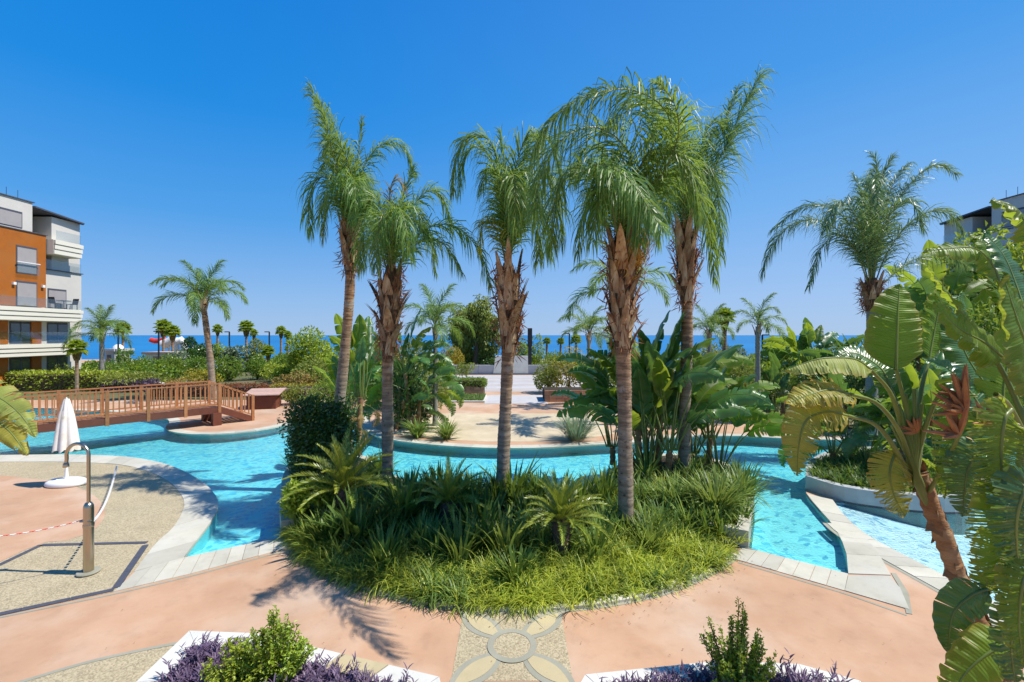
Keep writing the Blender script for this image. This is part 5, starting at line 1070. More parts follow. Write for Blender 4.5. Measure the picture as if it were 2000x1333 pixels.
# ------------------------------------------------------------------ mid-distance palms
small_palm(417, 780, 594, 3.1, 'feather palm behind the timber bridge, leaning trunk against the sea', lean=-20, seed=1, r=.19, mat='trunk', nf=15, boots=8)
small_palm(199, 757, 655, 2.6, 'bushy light green feather palm in front of the orange apartment block', seed=2, r=.17, nf=13)
small_palm(850, 832, 640, 2.1, 'slim palm with smooth blue grey trunk on the far bank', seed=3, r=.11, nf=12, boots=5)
small_palm(1150, 795, 655, 2.2, 'feather palm behind the yellow weeping shrub, left of the nearest trunk', seed=4, r=.12, nf=12)
small_palm(1385, 770, 650, 2.3, 'feather palm just right of the rightmost island palm, in the distance', seed=5, r=.14, nf=12)
small_palm(1480, 828, 638, 1.6, 'slim grey trunked palm with few fronds on the right bank', seed=6, r=.12, nf=9, boots=4)
small_palm(1215, 830, 570, 3.2, 'palm mostly hidden behind the nearest island palm, frond tips to both sides', seed=7, r=.13, nf=10)
# wide palm on the right, own fronds
Yh = 16.5
t = hero_palm([P(1702, 890, Yh), P(1702, 780, Yh), P(1704, 680, Yh), P(1702, 600, Yh), P(1702, 560, Yh)], .2, .15, [],
  (5.0, 5.8, 8, .7, .12), 'wide spreading feather palm standing alone against the sky at the right', seed=8, mat='trunkgrey', paths=[([(1702, 560, 16.5), (1665, 480, 16.3), (1605, 432, 16), (1545, 440, 15.8), (1504, 488, 15.7), (1488, 535, 15.7)], 0.95, 1.2, 'palmfar'), ([(1702, 560, 16.5), (1668, 455, 16.6), (1620, 405, 16.8), (1562, 408, 17), (1508, 450, 17)], 0.9, 1.1, 'palmfar'), ([(1702, 560, 16.5), (1692, 440, 16.7), (1684, 380, 16.9), (1668, 345, 17)], 0.9, 0.9, 'palmfar'), ([(1702, 560, 16.5), (1710, 430, 16.4), (1722, 350, 16.2), (1742, 310, 16)], 0.95, 0.9, 'palmfar'), ([(1702, 560, 16.5), (1728, 440, 16.6), (1775, 362, 16.8), (1828, 322, 17), (1868, 340, 17)], 0.95, 1.0, 'palmfar'), ([(1702, 560, 16.5), (1735, 490, 16.3), (1785, 430, 16.1), (1842, 412, 16), (1880, 450, 15.9)], 0.95, 1.1, 'palmfar'), ([(1702, 560, 16.5), (1735, 545, 16.6), (1790, 505, 16.8), (1850, 498, 17), (1885, 520, 17)], 0.85, 1.1, 'palmfar'), ([(1702, 560, 16.5), (1700, 440, 16), (1700, 360, 15.2), (1708, 350, 14.4), (1715, 400, 13.8)], 0.95, 1.2, 'palmfar'), ([(1702, 560, 16.5), (1685, 460, 16), (1655, 400, 15.4), (1630, 400, 14.9), (1612, 450, 14.6)], 0.95, 1.2, 'palmfar'), ([(1702, 560, 16.5), (1720, 460, 16), (1755, 400, 15.4), (1785, 400, 15), (1805, 450, 14.8)], 0.95, 1.2, 'palmfar'), ([(1702, 560, 16.5), (1680, 500, 16.5), (1640, 460, 16.5), (1600, 490, 16.5), (1580, 560, 16.5)], 0.85, 1.2, 'palmfar'), ([(1702, 560, 16.5), (1705, 400, 16.5), (1712, 320, 16.5), (1700, 300, 16.5)], 0.7, 0.8, 'palmfar'), ([(1702, 560, 16.5), (1690, 430, 17), (1700, 350, 17.8), (1705, 330, 18.3)], 0.9, 0.9, 'palmfar'), ([(1702, 560, 16.5), (1715, 440, 16.8), (1750, 350, 17.2), (1775, 320, 17.5)], 0.9, 1.0, 'palmfar')])
t['group'] = 'feather palms in the garden'
# fan palms by the shore
def fanleaf():
    mb = MB(); mb.tube([(0, 0, 0), (.35, 0, .12), (.7, 0, .15)], [.02, .015, .012], 4, 1, False); n = 20
    for i in range(n):
        a = (i - (n - 1) / 2) / n * 4.4; c = A(.7, 0, .15); d = A(math.cos(a), math.sin(a), .05); p = A(-math.sin(a), math.cos(a), 0) * .07
        m = c + d * .4; tip = c + d * .85 - A(0, 0, .28); mb.add([c, m - p, tip, m + p + A(0, 0, .03)], np.array([[0, 1, 2], [0, 2, 3]]))
    return mb.mesh('fan_leaf', [M['bushlime'], M['rachis']])
FL = fanleaf(); SKIRT = None
def fan_palm(px, Y, zb, ptop, R, label, skirt=True, seed=0, rt=.2, wl=1.0):
    x = (px - 1000) / F * Y; zt = H - (ptop - HZ) / F * Y; t = thing('fan_palm', (x, Y, zb), label, 'palm tree', 'fan palms near the shore'); rng = random.Random(seed)
    trunk_mb([(0, 0, -.1), (0, 0, (zt - zb) * .5), (0, 0, zt - zb)], rt, rt * .8, .4, 8, seed).obj('trunk', M['trunk'], t)
    for i in range(26):
        o = put('fan_leaf', FL, t, (0, 0, zt - zb), 0, R * .46); f = i / 26; o.rotation_euler = (0, math.radians(-85 + 125 * f + rng.uniform(-10, 10)), i * 2.399)
    if skirt:
        R *= .46; mb = MB(); r_ = np.random.default_rng(seed); n = 220; z_ = -r_.random(n) * 1.1 * R; a = r_.uniform(0, 6.28, n); rr = R * (.45 - .25 * (-z_ / (1.1 * R)))
        diamonds(mb, np.stack([rr * np.cos(a), rr * np.sin(a), z_], -1), np.stack([.3 * np.cos(a), .3 * np.sin(a), -np.ones(n)], -1), np.stack([np.cos(a), np.sin(a), 0 * a], -1), np.full(n, .6 * R), np.full(n, .16 * R)); mb.obj('dry_skirt', M['bushdry'], t, False, (0, 0, zt - zb))
fan_palm(240, 70, -.05, 645, 1.9, 'lone fan palm above the shore left of the water slides', False, 1)
fan_palm(319, 75, -.05, 640, 2.2, 'taller of the two fan palms beside the red slide', True, 2)
fan_palm(337, 72, -.05, 650, 1.9, 'shorter of the two fan palms beside the red slide', True, 3)
fan_palm(425, 76, -.05, 644, 1.4, 'small fan palm just right of the leaning bridge palm', True, 4)
fan_palm(481, 74, -.05, 641, 2.0, 'left one of the fan palm pair above the blue parasols', True, 5)
fan_palm(496, 71, -.05, 652, 1.1, 'right one of the fan palm pair above the blue parasols', True, 6)
fan_palm(549, 76, -.05, 648, 1.5, 'left palm of the close pair by the big bright tree', True, 7)
fan_palm(562, 74, -.05, 655, 1.15, 'right palm of the close pair by the big bright tree', True, 8)
fan_palm(1068, 74, -.05, 668, 1.2, 'tiny fan palm on the skyline just right of the black pillar', False, 9)
fan_palm(1095, 77, -.05, 668, 1.2, 'second tiny fan palm right of the black pillar', False, 10)
fan_palm(1125, 66, -.05, 666, 1.5, 'third fan palm right of the black pillar, above the yellow shrub', False, 11)
fan_palm(1415, 36, 0, 622, 1.35, 'skirted fan palm left of the slim grey palm on the right', True, 12)
fan_palm(150, 33, 0, 682, 1.15, 'low fan palm with brown skirt before the apartment balcony', True, 13, .12)
fan_palm(524, 50, 0, 688, 1.2, 'stubby fan palm with brown skirt above the round bushes', True, 14, .16)

# ------------------------------------------------------------------ bushes and trees
rb_g = 'round clipped bushes along the garden'
for a in [(232, 752, 95, 697, 'bushgreen', 'wide green bush behind the bridge, nearest to the apartment palms'), (284, 743, 58, 696, 'bushgreen', 'round green bush, first in the row right of the wide one'),
          (333, 741, 56, 694, 'bushgreen', 'round green bush below the two slide side fan palms'), (384, 738, 52, 698, 'bushgreen', 'round green bush just left of the leaning palm trunk'),
          (447, 745, 56, 698, 'bushgreen', 'round green bush just right of the leaning palm trunk'), (502, 742, 52, 692, 'bushgreen', 'round green bush under the stubby skirted fan palm'),
          (551, 736, 48, 690, 'bushgreen', 'round green bush left of the big bright tree'), (1413, 738, 56, 703, 'bushgreen', 'round dark bush under the skirted fan palm'),
          (868, 762, 50, 708, 'bushgreen', 'green bush at the left of the stone walled hedge')]:
    bush(*a, group=rb_g, leaf=.22, n=1300)
bush(1072, 768, 62, 708, 'olive', 'round olive green bush in the red stone planter beyond the pool', leaf=.18, n=1500)
bush(1112, 768, 85, 676, 'bushyellow', 'yellow weeping shrub behind the red stone planter', leaf=.2, n=1600, hang=1.0, name='weeping_shrub')
bush(625, 762, 100, 690, 'olive', 'feathery olive bush behind the leftmost island palm', leaf=.22, n=1800, name='feathery_bush')
bush(578, 768, 75, 722, 'bushdry', 'golden dry bush in the low stone planter', leaf=.2, n=1400, name='dry_bush', hang=.3)
bush(610, 748, 104, 636, 'bushlime', 'large bright tree on the skyline left of the leftmost palm', cat_='tree', leaf=.3, n=4200, name='broad_tree', spread=.32, lumps=26)
bush(381, 722, 46, 655, 'bushdark', 'dark flat topped tree right of the water slides', cat_='tree', leaf=.35, n=1400, name='flat_tree', lumps=10, spread=.36)
bush(405, 724, 60, 660, 'bushdark', 'dark tree directly behind the leaning bridge palm', cat_='tree', leaf=.35, n=1200, name='flat_tree', lumps=10)
bush(432, 722, 44, 668, 'bushlime', 'lime shrub on the skyline right of the leaning palm', leaf=.3, n=1100, name='lime_shrub')
bush(457, 724, 36, 674, 'bushgrey', 'blue grey spiky shrub between lime shrub and orange tipped shrub', leaf=.4, n=800, name='grey_shrub')
bush(500, 726, 46, 664, 'olive', 'tall shrub with orange tips behind the round bushes', leaf=.3, n=1300, name='tall_shrub')
bush(348, 728, 40, 684, 'bushgrey', 'low grey green shrub below the white slide', leaf=.3, n=700, name='grey_shrub')
bush(245, 722, 26, 678, 'bushgreen', 'small green shrub on the shore beside the white dome', leaf=.3, n=500, name='small_shrub')
bush(248, 765, 95, 725, 'olive', 'yellowish feathery bush seen over the bridge railing', leaf=.2, n=1600, name='feathery_bush', hang=.2)
bush(910, 768, 40, 708, 'olive', 'small olive tree growing out of the stone walled hedge', leaf=.14, n=900, zg=.9, name='small_tree', cat_='tree', Y=36)
bush(905, 785, 5, 760, 'bushgreen', 'clump of leaves in the stone walled hedge', leaf=.1, n=60)
bush(1440, 822, 78, 738, 'bushyellow', 'yellow and green variegated bush on the right bank', leaf=.14, n=2200, spread=.4)
bush(1440, 765, 70, 700, 'olive', 'olive green shrub behind the variegated bush', leaf=.2, n=1200)
bush(1360, 765, 90, 695, 'bushgreen', 'green shrub mass behind the rightmost island palm', leaf=.25, n=1500)
bush(1435, 730, 60, 678, 'bushgrey', 'pale grey shrub with golden flowers in the distance at right', leaf=.3, n=1100)
bush(1400, 716, 90, 668, 'olive', 'sunlit shrubs on the skyline right of the rightmost palm', leaf=.35, n=1200)
bush(1520, 735, 80, 655, 'bushgreen', 'green tree behind the far right banana plants', cat_='tree', leaf=.35, n=1500, name='broad_tree')
bush(1640, 740, 140, 662, 'bushgreen', 'wide green tree below the spreading right palm', cat_='tree', leaf=.35, n=2000, name='broad_tree')
bush(1022, 722, 34, 658, 'bushlime', 'light green young tree left of the black pillar', cat_='tree', leaf=.3, n=700, name='young_tree')
bush(1046, 722, 34, 652, 'bushlime', 'light green young tree right behind the black pillar', cat_='tree', leaf=.3, n=800, name='young_tree')
bush(1085, 730, 70, 686, 'bushgreen', 'green bush behind the yellow weeping shrub', leaf=.3, n=1000)
bush(880, 728, 46, 670, 'bushyellow', 'yellow tipped shrub right of the slim blue grey palm', leaf=.3, n=1000, name='yellow_shrub')
bush(745, 760, 90, 680, 'bushgreen', 'green bush filling the gap between the two left palms', leaf=.22, n=1600)
bush(820, 775, 90, 700, 'bushdark', 'dark bush behind the banana clump of the far bank', leaf=.2, n=1500)
bush(955, 722, 30, 700, 'bushdark', 'small dark shrub in front of the white plaza wall', leaf=.3, n=400)
bush(685, 770, 90, 700, 'olive', 'loose olive shrub just right of the feathery olive bush', leaf=.2, n=1400, name='loose_shrub')
bush(1860, 760, 200, 640, 'bushgreen', 'large green tree before the right apartment block', cat_='tree', leaf=.3, n=3200, name='broad_tree', lumps=24, spread=.34)
bush(1955, 880, 190, 560, 'bushgreen', 'dense green tree close behind the right edge banana leaves', cat_='tree', leaf=.2, n=5200, name='broad_tree', lumps=30, spread=.3)
bush(1905, 715, 210, 425, 'bushlime', 'bamboo like light foliage in front of the right apartment roof', cat_='tree', leaf=.42, n=6500, name='bamboo_tree', lumps=34, spread=.3, Y=26, hang=.5)
bush(650, 800, 110, 742, 'bushgreen', 'leafy bush behind the dark ficus, on the bank beyond the inlet', leaf=.16, n=1700)
bush(590, 790, 70, 752, 'olive', 'low olive bush left of the bank behind the ficus', leaf=.16, n=1200)
bush(700, 790, 90, 720, 'bushdark', 'dark leafy bush between the two left palm trunks', leaf=.16, n=1500)
bush(775, 800, 110, 700, 'bushgreen', 'tall green bush just behind the second palm trunk', leaf=.18, n=2200)
bush(840, 806, 70, 720, 'olive', 'olive bush beside the slim blue grey palm', leaf=.16, n=1500)
bush(540, 745, 60, 706, 'bushlime', 'bright bush above the sloping board lid', leaf=.2, n=1200)
bush(660, 740, 100, 672, 'bushgreen', 'large shrub rising behind the leftmost trunk', leaf=.25, n=1800)
bush(720, 735, 90, 664, 'bushgreen', 'large shrub between the left palm trunks near the shore', leaf=.3, n=1600)
bush(800, 735, 90, 660, 'olive', 'tall shrub behind the dark banana clump', leaf=.3, n=1600)
bush(1180, 770, 90, 690, 'bushgreen', 'dense green shrub behind the nearest palm trunk', leaf=.22, n=1700)
bush(1250, 770, 110, 672, 'bushdark', 'dark shrub behind the big banana clump', leaf=.25, n=1800)
bush(1310, 800, 90, 700, 'bushgreen', 'green shrub on the right bank behind the big bananas', leaf=.2, n=1700)
bush(1510, 800, 90, 715, 'bushgreen', 'green shrub behind the narrow banana plant', leaf=.18, n=1900)
bush(1590, 790, 120, 690, 'bushgreen', 'large shrub behind the far right banana plants', leaf=.2, n=2200)
bush(1730, 850, 130, 690, 'bushdark', 'dark shrub mass behind the curved grey planter', leaf=.18, n=2600)
bush(1800, 800, 160, 670, 'bushgreen', 'green shrub mass right of the spreading palm trunk', leaf=.2, n=2600)
bush(1395, 790, 60, 735, 'bushyellow', 'small yellow bush left of the variegated bush', leaf=.16, n=1200)
bush(90, 745, 100, 712, 'bushlime', 'loose lime shrub behind the lime hedge', leaf=.25, n=1200)
bush(205, 742, 80, 702, 'bushgreen', 'green shrub at the foot of the bushy light green palm', leaf=.25, n=1300)
bush(1965, 720, 150, 432, 'bushlime', 'light bamboo foliage at the right edge in front of the apartment block', cat_='tree', leaf=.4, n=4500, name='bamboo_tree', lumps=30, spread=.3, Y=24, hang=.5)
bush(795, 832, 100, 735, 'bushdark', 'dark leafy bush around the stems of the far bank banana clump', leaf=.16, n=2600)
bush(735, 800, 60, 740, 'bushgreen', 'green shrub by the little inlet between the two left palms', leaf=.14, n=1300)
bush(395, 765, 60, 722, 'bushyellow', 'yellow green bush glimpsed through the bridge railing', leaf=.2, n=900)
bush(1330, 830, 90, 752, 'bushgreen', 'green bush on the right bank between the big banana leaves', leaf=.14, n=1700)
bush(1260, 845, 70, 790, 'bushdark', 'dark low bush on the far bank edge behind the big bananas', leaf=.14, n=1100)
# hedges
def hedge(x0, x1, y0, y1, z0, z1, mat, label, n, leaf=.12, name='hedge', cat_='hedge'):
    t = thing(name, ((x0 + x1) / 2, (y0 + y1) / 2, z0), label, cat_); r = np.random.default_rng(int(abs(x0 * 10)) + n); w_, d_, h_ = (x1 - x0) / 2, (y1 - y0) / 2, z1 - z0
    p = r.uniform(-1, 1, (n, 3)); ax = r.integers(0, 3, n); p[np.arange(n), ax] = np.sign(p[np.arange(n), ax]) * r.uniform(.88, 1.08, n); p[:, 2] = np.abs(p[:, 2]); nn_ = np.zeros((n, 3)); nn_[np.arange(n), ax] = np.sign(p[np.arange(n), ax])
    p = p * A(w_, d_, h_ * .97) + r.normal(0, .03, (n, 3)); mb = MB(); diamonds(mb, p, nn_ + rdir(r, n) * .9, nn_ + rdir(r, n) * .6 + A(0, 0, .3), leaf * r.uniform(.7, 1.3, n), leaf * .55 * np.ones(n))
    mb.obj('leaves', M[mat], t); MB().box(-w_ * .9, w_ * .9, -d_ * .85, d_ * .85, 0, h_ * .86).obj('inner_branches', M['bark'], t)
hedge(-42, -30.2, 33.6, 35.2, 0, 1.35, 'bushlime', 'long lime green hedge in front of the apartment block', 5200, .2)
hedge(-30, -27, 33, 34.5, 0, .75, 'purple', 'low purple hedge between lime hedge and apartment palm', 1500, .2)
hedge(-24.5, -17, 30.5, 31.6, 0, .75, 'bushred', 'low brownish red hedge beyond the bridge railing', 2600, .16)
hedge(-16.6, -11.0, 31, 32.2, 0, .7, 'bushyellow', 'low yellow green hedge right of the leaning palm trunk', 2000, .16)
hedge(-4.75, -1.95, 31.2, 32.6, .62, 1.1, 'bushgreen', 'clipped dark hedge on top of the stone planter left of the steps', 2200, .12)
g = MB(); r_ = np.random.default_rng(3); n = 5000; b = np.stack([r_.uniform(-4.9, -1.8, n), r_.uniform(28.2, 30.9, n), np.full(n, .1)], -1)
blades(g, b, r_.uniform(0, 6.28, n), r_.uniform(.08, .2, n), np.full(n, 1.3), np.full(n, .6), np.full(n, .03), 2); 
tag(g.obj('lawn', M['lawn']), 'small lawn in front of the stone walled hedge', 'lawn', None, 'stuff')
struct(MB().box(-5.0, -1.7, 28.0, 31.0, 0, .1).obj('lawn_kerb', M['white_wall']))
g = MB()
for i in range(520):
    p = G(rng.uniform(40, 420), rng.uniform(742, 760)); tuft(g, p[0], p[1], .0, 12, .5, .05)
tag(g.obj('garden_grass', M['bushdry']), 'golden ornamental grass along the far side of the bridge', 'grass', None, 'stuff')
g = MB(); r_ = np.random.default_rng(8)
for k in range(150):
    side = k % 2; X_ = r_.uniform(-42, -15.5) if side == 0 else r_.uniform(13.5, 45); Y_ = r_.uniform(36, 72)
    if k % 5 == 0: X_ = r_.uniform(-14, 12); Y_ = r_.uniform(52, 70)
    sub = bush_mb(2000 + k, r_.uniform(.9, 1.7), r_.uniform(.8, 1.4), r_.uniform(.45, .85), 240, .32, 6, .55)
    g.add(np.concatenate(sub.V) + A(X_, Y_, 0), np.concatenate(sub.L).reshape(-1, 3), k % 3)
tag(g.obj('shrubbery', [M['bushgreen'], M['olive'], M['bushlime']]), 'mass of low shrubs filling the garden towards the shore', 'shrubbery', None, 'stuff')
gp = struct(MB().sheet([(-60, 29.2), (-8.5, 29.2), (-8.5, 33), (-14.5, 33.5), (-14.5, 77), (-60, 77)], .012).obj('garden_soil', M['earth']))
struct(MB().sheet([(8, 29.2), (60, 29.2), (60, 77), (12.5, 77), (12.5, 33)], .012).obj('garden_soil', M['earth']))
struct(MB().sheet([(11.5, 20.2), (40, 19.6), (40, 28.5), (12, 28)], .012).obj('garden_soil', M['earth']))
struct(MB().sheet([(-14.4, 49.2), (12.4, 49.2), (12.4, 77), (-14.4, 77)], .012).obj('garden_soil', M['earth']))
# weeping tree behind the middle palm
tw = thing('weeping_tree', (-4.6, 56, 0), 'tall drooping olive green tree behind the middle palm', 'tree')
trunk_mb([(0, 0, -.1), (.2, 0, 3), (0, 0, 6.5)], .35, .15, .5, 8, 3).obj('trunk', M['bark'], tw)
for k, (ox, oz, rr, hh) in enumerate([(0.3, 7.2, 1.7, 2.2), (-1.2, 6.0, 1.6, 2.2), (1.3, 6.0, 1.5, 2.2), (-1.8, 4.2, 1.3, 2.2), (1.7, 3.6, 1.4, 2.4), (0, 3.6, 1.5, 2.2), (-1.0, 2.2, 1.1, 1.6), (1.0, 1.8, 1.1, 1.6)]):
    bush_mb(500 + k, rr * 1.15, rr, hh, 1300, .42, 14, .45, 2.0, hh, .4, True).obj('crown', M['olive'], tw, False, (ox, .15 * k, oz - hh))

# ------------------------------------------------------------------ stone planters, plaza wall, pillars
def stonewall(x0, x1, y, z0, z1, thick, label, mat, catg='planter', ln=.42, rh=.16, name='stone_planter', depth=None):
    t = thing(name, ((x0 + x1) / 2, y, z0), label, catg); r = random.Random(int(abs(x0) * 13)); w_ = (x1 - x0) / 2; z = 0; D = depth or thick
    MB().box(-w_ + .02, w_ - .02, .03, D, 0, z1 - z0 - .03).obj('core', M['soil'], t)
    while z < z1 - z0 - .02:
        h_ = min(z1 - z0 - z, rh * r.uniform(.85, 1.15)); x = -w_
        while x < w_ - .02:
            l_ = min(w_ - x, ln * r.uniform(.6, 1.3)); 
            if w_ - (x + l_) < .1: l_ = w_ - x
            MB().box(x + .006, x + l_ - .006, -r.uniform(.0, .03), .1, z + .006, z + h_ - .006).obj('stone', M[mat], t); x += l_
        z += h_
    return t
stonewall(-4.75, -1.95, 31.1, 0, .62, 1.5, 'red brown stone planter wall under the clipped hedge', 'brickred', rh=.2, depth=1.5)
stonewall(2.05, 5.6, 28.3, 0, .72, 1.6, 'low reddish stone planter right of the plaza steps', 'brickred', rh=.22, depth=2.2)
stonewall(-15.4, -12.6, 29.5, 0, .7, 1.2, 'pale stone planter holding the golden dry bush', 'rock', rh=.22, depth=1.6)
stonewall(-6.9, -5.2, 27.6, 0, .7, 1.2, 'small reddish stone planter beside the slim blue grey palm', 'brickred', rh=.22, depth=1.2)
pw = thing('plaza_wall', (0, 48, 0), 'low white wall with a raised centre block behind the plaza', 'wall')
for k in range(8):
    x0 = -7 + k * 1.7; 
    if -2.1 < x0 + .85 < 1.7: continue
    MB().box(x0 + .01, x0 + 1.69, 0, .4, .12, 1.0 + .003 * (k % 2)).obj('panel', M['wallgrey'], pw)
MB().box(-7.2, 6.8, -.25, .5, 0, .12).obj('plinth', M['grate_gap_shade'], pw)
MB().add([(-2.0, -.1, .13), (1.7, -.1, .13), (1.7, 1.2, .13), (-2.0, 1.2, .13), (-1.75, .1, 1.95), (1.7, .1, 1.95), (1.7, 1.2, 1.95), (-1.75, 1.2, 1.95)], [(0, 1, 5, 4), (1, 2, 6, 5), (2, 3, 7, 6), (3, 0, 4, 7), (4, 5, 6, 7)]).obj('centre_block', M['white_wall'], pw)
def lamp(px, Y, ptop, label, dx=.7):
    x = (px - 1000) / F * Y; zt = H - (ptop - HZ) / F * Y; t = thing('lamp_post', (x, Y, 0), label, 'lamp post', 'slim dark lamp posts near the shore')
    MB().tube([(0, 0, 0), (0, 0, zt)], .11, 8).obj('pole', M['black'], t); MB().box(-dx if dx > 0 else 0, 0 if dx > 0 else -dx, -.12, .12, zt - .04, zt + .1).obj('lamp_head', M['black'], t)
lamp(231, 66, 648, 'dark lamp post left of the lone fan palm'); lamp(310, 66, 648, 'dark lamp post in front of the red slide'); lamp(448, 70, 649, 'dark lamp post above the lime shrub')
lamp(526, 70, 649, 'dark lamp post between the two fan palm pairs'); lamp(1112, 70, 652, 'dark lamp post above the yellow weeping shrub'); lamp(1489, 60, 655, 'dark lamp post behind the slim grey right palm', -.9)
t = thing('tall_pillar', (1.93, 48.6, 0), 'black square pillar rising beside the plaza wall', 'pillar'); MB().box(-.18, .18, -.18, .18, 0, 4.9).obj('shaft', M['black'], t); MB().box(-.24, .24, -.24, .24, 3.0, 4.95).obj('lamp_box', M['black'], t)

# slides, kiosks, parasols, boulders by the shore
sl = thing('water_slide', (P(310, 680, 78)[0], 78, -.1), 'red and white water slide tubes near the shore', 'water slide')
def q3(l): return [(P(x_, y_, 78)[0] - P(310, 680, 78)[0], 0.0 + i * .1, P(x_, y_, 78)[2] + .1) for i, (x_, y_) in enumerate(l)]
MB().tube(q3([(294, 664), (302, 667), (312, 666), (320, 662)]), .42, 10).obj('red_tube', M['red'], sl, True)
MB().tube(q3([(318, 674), (330, 669), (338, 663)]), .8, 10).obj('white_tube', M['white'], sl, True)
MB().tube(q3([(343, 660), (344, 675), (345, 690)]), .4, 8).obj('support', M['white'], sl, True)
MB().tube(q3([(347, 668), (353, 664), (357, 670), (358, 686)]), .6, 8).obj('chute', M['white'], sl, True)
for x_ in (318, 329): MB().tube(q3([(x_, 672), (x_, 694)]), .18, 6).obj('leg', M['white'], sl)
def kiosk(px0, px1, Y, ptop, label, mat='white', roof='woodpink'):
    x0, x1 = (px0 - 1000) / F * Y, (px1 - 1000) / F * Y; zt = H - (ptop - HZ) / F * Y; t = thing('beach_kiosk', ((x0 + x1) / 2, Y, 0), label, 'kiosk'); w_ = (x1 - x0) / 2
    MB().box(-w_, w_, 0, 3, 0, zt - .35).obj('wall', M[mat], t); MB().box(-w_ - .3, w_ + .3, -.3, 3.3, zt - .35, zt).obj('roof', M[roof], t); MB().box(-w_ * .5, w_ * .4, -.05, -.01, .1, zt * .6).obj('opening', M['window'], t); return t
kiosk(283, 345, 68, 688, 'low beach kiosk with flat pale roof below the slide'); k_ = kiosk(205, 222, 66, 682, 'white domed beach hut left of the lone fan palm', mat='wallgrey', roof='wallgrey')
MB().lathe([(.7, 0), (.6, .35), (.32, .6), (0, .68)], (0, 1.5, H - (682 - HZ) / F * 66), 14).obj('dome', M['white'], k_, True)
def bparasol(px, Y, ptop, label):
    x = (px - 1000) / F * Y; zt = H - (ptop - HZ) / F * Y; t = thing('blue_parasol', (x, Y, 0), label, 'parasol', 'closed blue parasols'); MB().lathe([(0, zt), (.5, zt - .3), (.85, zt - 1.1), (.7, zt - 1.5), (.0, zt - 1.45)], sides=8).obj('canopy', M['blue'], t); MB().tube([(0, 0, 0), (0, 0, zt)], .04, 6).obj('pole', M['black'], t)
bparasol(421, 52, 703, 'blue parasol just right of the leaning palm trunk'); bparasol(478, 54, 699, 'blue parasol between two round bushes')
def boulder(px, Y, s, label, seed):
    r = np.random.default_rng(seed); x = (px - 1000) / F * Y; t = thing('pale_boulder', (x, Y, 0), label, 'boulder', 'pale boulders'); n, m = 8, 12; V = []
    ph = r.uniform(0, 6, 6)
    for i in range(n):
        a = math.pi * i / (n - 1)
        for j in range(m):
            b_ = 2 * math.pi * j / m; q_ = s * (1 + .18 * math.sin(2 * b_ + ph[0]) + .14 * math.sin(3 * a + ph[1]) + .1 * math.cos(5 * b_ + ph[2])); V.append((q_ * math.sin(a) * math.cos(b_) * 1.3, q_ * math.sin(a) * math.sin(b_), .4 * s + q_ * math.cos(a) * .6))
    MB().add(V, [(i * m + j, (i + 1) * m + j, (i + 1) * m + (j + 1) % m, i * m + (j + 1) % m) for i in range(n - 1) for j in range(m)]).obj('rock', M['white_wall'], t)
boulder(313, 36, .4, 'pale boulder beneath the second bush of the row', 1); boulder(367, 36, .5, 'larger pale boulder between two round bushes left of the leaning palm', 2)

